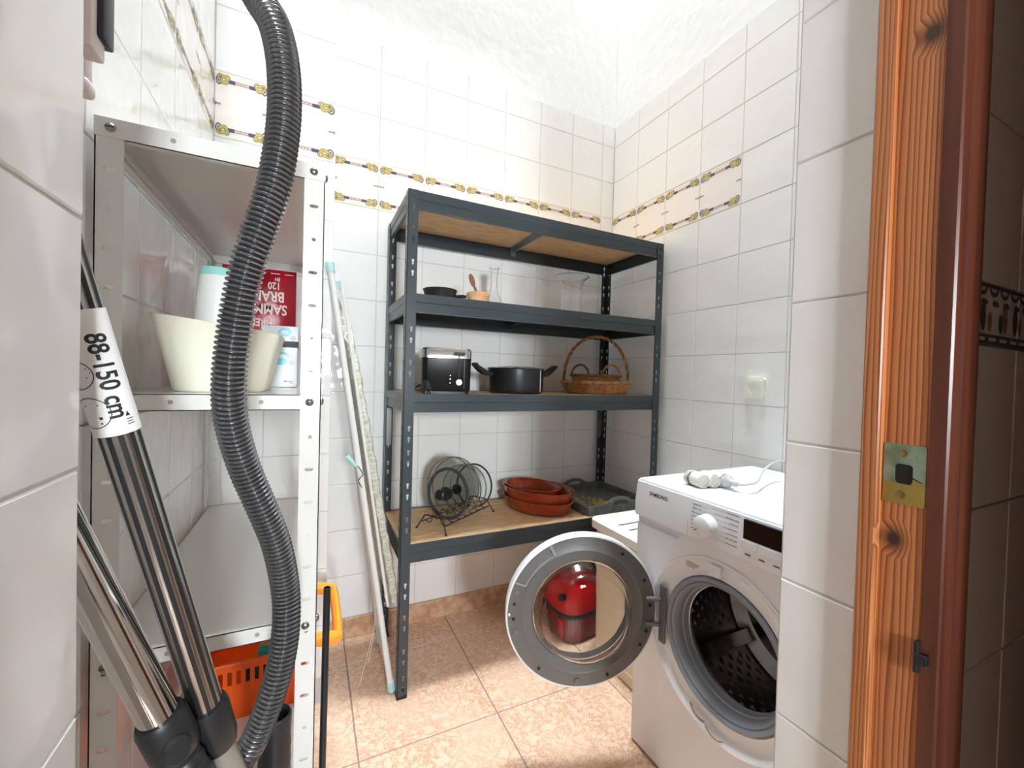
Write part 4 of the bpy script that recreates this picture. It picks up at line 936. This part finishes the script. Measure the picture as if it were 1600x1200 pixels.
# orange basket on the bottom shelf
ob = thing('orange_basket', 'orange slotted plastic basket with amber handle on the lowest white shelf', 'basket', (-1.652, -.655, ZS4))
BXh, BYh, BHt = .122, .175, .134
def wall_panel(w0, w1, h, nslots):
    out = [(-w0, 0), (w0, 0), (w1, h), (-w1, h)]; hs = []
    for k in range(nslots):
        x = (-1 + (2 * k + 1) / nslots) * w0 * .88
        hs.append([(x - .0042, h * .62), (x + .0042, h * .62), (x + .0046, h * .86), (x - .0046, h * .86)])
    return out, hs
for s_ in (-1, 1):
    out, hs = wall_panel(BXh - .014, BXh, BHt, 11)
    M = T(0, s_ * (BYh - .012), 0) @ RX(-s_ * .075)
    po_ = MB().prism(out, hs, -.0013, .0013, 0, M).build('end_panel', 'orange', ob, smooth=0)
    for k in range(12):
        x = (-1 + 2 * k / 11) * (BXh - .016) * .93
        MB().box(x - .0011, x + .0011, -.0034 if s_ < 0 else .0012, -.0012 if s_ < 0 else .0034, .010, BHt * .9, 0, M).build('rib', 'orange', po_, smooth=0)
    out, hs = wall_panel(BYh - .014, BYh, BHt, 15)
    M = T(s_ * (BXh - .014), 0, 0) @ RZ(PI / 2) @ RX(s_ * .075)
    MB().prism(out, hs, -.0013, .0013, 0, M).build('side_panel', 'orange', ob, smooth=0)
MB().box(-BXh + .014, BXh - .014, -BYh + .014, BYh - .014, 0, .0025).build('basket_floor', 'orange', ob, smooth=0)
rim = [(p[0], p[1], BHt) for p in rrect(-BXh - .002, BXh + .002, -BYh - .002, BYh + .002, .012, 3)]
MB().tube(rim, .0042, 8, closed=True).build('rim', 'orange', ob)
MB().tube(catmull([(BXh + .004, -.13, BHt - .01), (BXh + .060, -.125, BHt - .022), (BXh + .070, -.09, BHt - .024), (BXh + .070, .10, BHt - .024), (BXh + .060, .135, BHt - .020), (BXh + .004, .14, BHt - .01)], .02), .012, 10, flat=1.5).build('side_handle', 'amber', ob)
def roll(name, label, cat, x0, x1, y, z, r, m, cm):
    t = thing(name, label, cat, (x0, y, z))
    MB().lathe([(0, 0), (r * .96, 0), (r, .003), (r, (x1 - x0) * .82), (r * .96, (x1 - x0) * .84), (r * .55, (x1 - x0) * .88), (r * .5, (x1 - x0))], 24, 0, RY(PI / 2)).build('bottle_body', m, t)
    MB().lathe([(r * .55, (x1 - x0) * .95), (r * .55, (x1 - x0) * 1.04), (0, (x1 - x0) * 1.04)], 18, 0, RY(PI / 2)).build('cap', cm, t)
roll('plastic_bottle', 'teal bottle lying in the orange basket', 'bottle', -1.640, -1.548, -.735, .452, .018, 'green_dark', 'bottle_dark')
roll('plastic_bottle', 'tan bottle lying behind the teal bottle in the orange basket', 'bottle', -1.640, -1.548, -.692, .456, .022, 'tan', 'tan')
roll('plastic_bottle', 'dark bottle lying low in the orange basket under the teal bottle', 'bottle', -1.665, -1.55, -.745, .404, .024, 'bottle_dark', 'bottle_dark')

# ================================================================== VACUUM TUBES AND HOSE
# ribbed hose: measured bends of its centre line, in metres
HP = [(-1.794, -1.318, 1.706), (-1.727, -1.318, 1.716), (-1.668, -1.318, 1.687), (-1.626, -1.319, 1.642),
      (-1.5991, -1.3252, 1.5986), (-1.5822, -1.3395, 1.5658), (-1.5724, -1.3483, 1.5243), (-1.5687, -1.3532, 1.4778), (-1.5703, -1.3566, 1.4272), (-1.5778, -1.3574, 1.3695), (-1.5905, -1.3559, 1.3200),
      (-1.6052, -1.3528, 1.2633), (-1.6160, -1.3444, 1.1973), (-1.6217, -1.3339, 1.1376), (-1.6207, -1.3185, 1.0907), (-1.6093, -1.2974, 1.0310), (-1.5914, -1.2848, 0.9763), (-1.5736, -1.2723, 0.9179),
      (-1.5622, -1.2613, 0.8487), (-1.5605, -1.2631, 0.7948), (-1.5666, -1.2655, 0.7434), (-1.5796, -1.2679, 0.6950), (-1.5957, -1.2665, 0.6504), (-1.6155, -1.2577, 0.6104),
      (-1.634, -1.252, .540), (-1.646, -1.250, .40), (-1.646, -1.25, .20), (-1.640, -1.25, .012)]
path = catmull(HP, .0006)
acc = [0]
for a, b in zip(path[:-1], path[1:]): acc.append(acc[-1] + (b - a).length)
PITCH_H = .0060; pts = []; rad = []; j = 0
k = 0
while True:
    s_ = k * PITCH_H / 4
    if s_ > acc[-1]: break
    while acc[j + 1] < s_ and j < len(acc) - 2: j += 1
    f_ = (s_ - acc[j]) / max(1e-9, acc[j + 1] - acc[j]); pts.append(path[j].lerp(path[j + 1], f_)); rad.append((.0184, .0174, .0132, .0174)[k % 4]); k += 1
hv = thing('vacuum_hose', 'grey ribbed vacuum cleaner hose hanging in front of the white shelf', 'hose', (-1.640, -1.25, 0))
Oh = Vector((-1.640, -1.25, 0))
MB().tube([p - Oh for p in pts], rad, 24).build('ribbed_hose', 'hose', hv, smooth=60)
MB().tube([Vector((-1.817, -1.318, 1.688)) - Oh, Vector((-1.775, -1.318, 1.690)) - Oh, Vector((-1.742, -1.318, 1.705)) - Oh], .006, 10).build('wall_hook', 'steel', hv)

def wand(name, label, A, B, r, cat='vacuum tube'):
    return thing(name, label, cat, (B.x, B.y, 0))
# striped telescopic tube with the size sleeve
A1, B1 = Vector((-1.7153, -1.4048, 1.1616)), Vector((-1.6386, -1.3218, 0.7438))
d1 = (B1 - A1).normalized(); top1 = A1 - d1 * .13; foot1 = Vector((B1.x + .035, B1.y + .06, 0))
t1 = thing('telescopic_tube', 'striped chrome telescopic vacuum tube wearing a white 88-150 cm sleeve', 'vacuum tube', foot1)
r1 = .0165; F1 = frame(A1 - foot1, d1, (1, 0, 0)); L1 = (B1 - A1).length
F1o = F1
mb = MB(); n = 48
zs = [-.13, L1]
stripe = lambda a: 1 if (math.degrees(a) % 30) < 12.5 else 0
vs = []
for z in zs: vs += [(r1 * math.cos(2 * PI * j / n), r1 * math.sin(2 * PI * j / n), z) for j in range(n)]
for j in range(n):
    mb_i = stripe(2 * PI * (j + .5) / n); mb.add([vs[j], vs[(j + 1) % n], vs[n + (j + 1) % n], vs[n + j]], [(0, 1, 2, 3)], mb_i, F1)
mb.add(vs[:n], [tuple(range(n))], 1, F1)
mb.build('striped_tube', ['steel', 'black_plastic'], t1)
FACE = Vector((-1.535, -1.919, 1.155))                      # print and button are turned towards the doorway
camdir = (FACE - A1).normalized(); loc_c = F1.to_3x3().inverted() @ camdir; a_cam = math.atan2(loc_c.y, loc_c.x)
sl0, sl1 = -.045, .072
MB().lathe([(r1 + .0002, sl0), (r1 + .0012, sl0), (r1 + .0012, sl1), (r1 + .0002, sl1)], 48, 0, F1).build('size_sleeve', 'label_white', t1)
mb = MB(); rs = r1 + .0015; SD = 1 if True else -1
def wrap(u_, v_, mi_r=0):        # u along the tube (downwards), v round it
    a = a_cam - v_ / rs
    return tuple(F1 @ Vector((rs * math.cos(a), rs * math.sin(a), u_)))
sgn = 1
text_into(mb, '88-150 cm', lambda x, y: wrap(.016 + x * .0185, .004 + y * .0185 * 1.15), 0)
for (cu_, cv_, rr_) in ((.012, -.0175, .0135), (.048, -.0150, .0150)):
    for i in range(28):
        a0, a1 = 2 * PI * i / 28, 2 * PI * (i + 1) / 28
        q = [wrap(cu_ + rr_ * math.cos(a0), cv_ + rr_ * math.sin(a0)), wrap(cu_ + rr_ * math.cos(a1), cv_ + rr_ * math.sin(a1)), wrap(cu_ + (rr_ - .0008) * math.cos(a1), cv_ + (rr_ - .0008) * math.sin(a1)), wrap(cu_ + (rr_ - .0008) * math.cos(a0), cv_ + (rr_ - .0008) * math.sin(a0))]
        mb.add(q, [(0, 1, 2, 3)])
for (u0, u1, v0, v1) in ((.052, .0545, -.010, -.0075), (.0575, .059, -.010, -.0085), (.040, .0415, -.020, -.008), (.006, .007, -.020, -.008), (.010, .011, -.020, -.006), (.014, .015, -.020, -.009), (.058, .0588, .0085, .0145), (.0605, .0613, .0085, .0135), (.063, .0638, .0085, .0145)):
    mb.add([wrap(u0, v0), wrap(u1, v0), wrap(u1, v1), wrap(u0, v1)], [(0, 1, 2, 3)])
mb.add([wrap(.0555, .0085), wrap(.0555, .0125), wrap(.0505, .0105)], [(0, 1, 2)])
mb.build('sleeve_print', 'ink', t1, smooth=0, fix=False)
MB().lathe([(r1 - .001, L1 - .012), (r1 + .0030, L1 - .012), (r1 + .0052, L1 - .006), (r1 + .0050, L1 + .040), (r1 + .0025, L1 + .052), (r1 - .001, L1 + .052)], 36, 0, F1).build('collar', 'black_plastic', t1)
P0 = F1 @ Vector((0, 0, L1 + .045)); P1 = F1 @ Vector((0, 0, L1 + .20))
MB().tube(catmull([P0, P1, Vector((.004, .008, .25)), Vector((.0, 0, .05)), Vector((0, 0, .0))], .03), .0152, 24).build('lower_tube', 'grey_tube', t1)

# plain chrome tube with black locking sleeve
A2, B2 = Vector((-1.7381, -1.3751, 0.9700)), Vector((-1.6750, -1.3537, 0.7689))
d2 = (B2 - A2).normalized(); foot2 = Vector((B2.x + .045, B2.y + .06, 0))
t2 = thing('chrome_tube', 'plain chrome vacuum tube with black locking collar at the lower left', 'vacuum tube', foot2)
F2 = frame(A2 - foot2, d2, (1, 0, 0)); L2 = (B2 - A2).length; r2 = .0182
up2 = min(.30, .30)
MB().lathe([(0, -up2), (r2, -up2), (r2, L2 + .01)], 48, 0, F2).build('chrome_pipe', 'chrome', t2)
MB().lathe([(r2 - .001, L2 - .008), (r2 + .003, L2 - .008), (r2 + .0055, L2 - .002), (r2 + .0055, L2 + .034), (r2 + .0020, L2 + .046), (r2 - .004, L2 + .052)], 40, 0, F2).build('collar', 'black_plastic', t2)
c2 = (F2.to_3x3().inverted() @ (FACE - B2).normalized()); a2 = math.atan2(c2.y, c2.x)
Mbt = F2 @ RZ(a2) @ T(r2 + .0050, 0, L2 + .026) @ RY(PI / 2)
bt_ = MB().lathe([(0, .0045), (.011, .004), (.0138, .001), (.014, -.003)], 28, 0, Mbt, 1.15, .95).build('lock_button', 'black_plastic', t2)
MB().rbox(-.001, .001, -.008, .008, .0035, .0052, .0005, 1, 0, Mbt).build('button_ridge', 'black_matt', bt_)
q0 = F2 @ Vector((0, 0, L2 + .046)); q1 = F2 @ Vector((.0, 0, L2 + .10))
seg = catmull([q0, q1, Vector((.012, .012, .45)), Vector((.004, 0, .2)), Vector((0, 0, .0))], .004)
MB().tube(seg, [(.0185 if (i // 2) % 2 else .0172) for i in range(len(seg))], 24).build('ribbed_connector', 'black_plastic', t2)

# black ribbed tube behind the hose
bcx = Vector((-1.575, -1.205, 0))
bc = thing('black_tube', 'black ribbed plastic tube standing behind the lower end of the grey hose', 'tube', bcx)
prof = [(.0215, 0)] + [(.0225 if (k % 2) else .0218, .02 + k * .012) for k in range(49)] + [(.0225, .622), (.0225, .630), (.020, .633), (.018, .628), (.018, .60), (0, .60)]
MB().lathe(prof, 32).build('tube_body', 'black_plastic', bc)
# thin steel pole at the shelf's right upright
pl = thing('steel_pole', 'thin dark steel pole standing against the right upright of the white shelf', 'pole', (-1.5095, -1.168, 0))
MB().lathe([(.0056, 0), (.0056, .795), (.0045, .796), (.0045, .60), (0, .60)], 20, 0, RY(.006)).build('pole_body', 'dark_steel', pl)

# plastic thing on the left wall near the doorway
lt = thing('wall_holder', 'pale plastic holder with a dark navy strip high on the left wall', 'holder', (XL, -1.27, 1.46))
MB().rbox(.002, .040, -.030, .012, .012, .30, .004, 2).build('back_rail', 'pink_plastic', lt)
MB().rbox(.002, .024, .055, .075, .050, .16, .003, 2).build('lower_rail', 'pink_plastic', lt)
MB().rbox(.002, .028, .050, .075, .032, .052, .006, 3).build('lower_lip', 'pink_plastic', lt)
MB().rbox(.016, .042, -.050, -.012, .068, .30, .004, 2).build('clip_block', 'pink_plastic', lt)
MB().rbox(.034, .056, -.020, .016, .050, .30, .004, 2).build('hook_block', 'pink_plastic', lt)
MB().rbox(.050, .062, -.008, .022, .070, .32, .003, 2).build('navy_strip', 'navy_strip', lt)
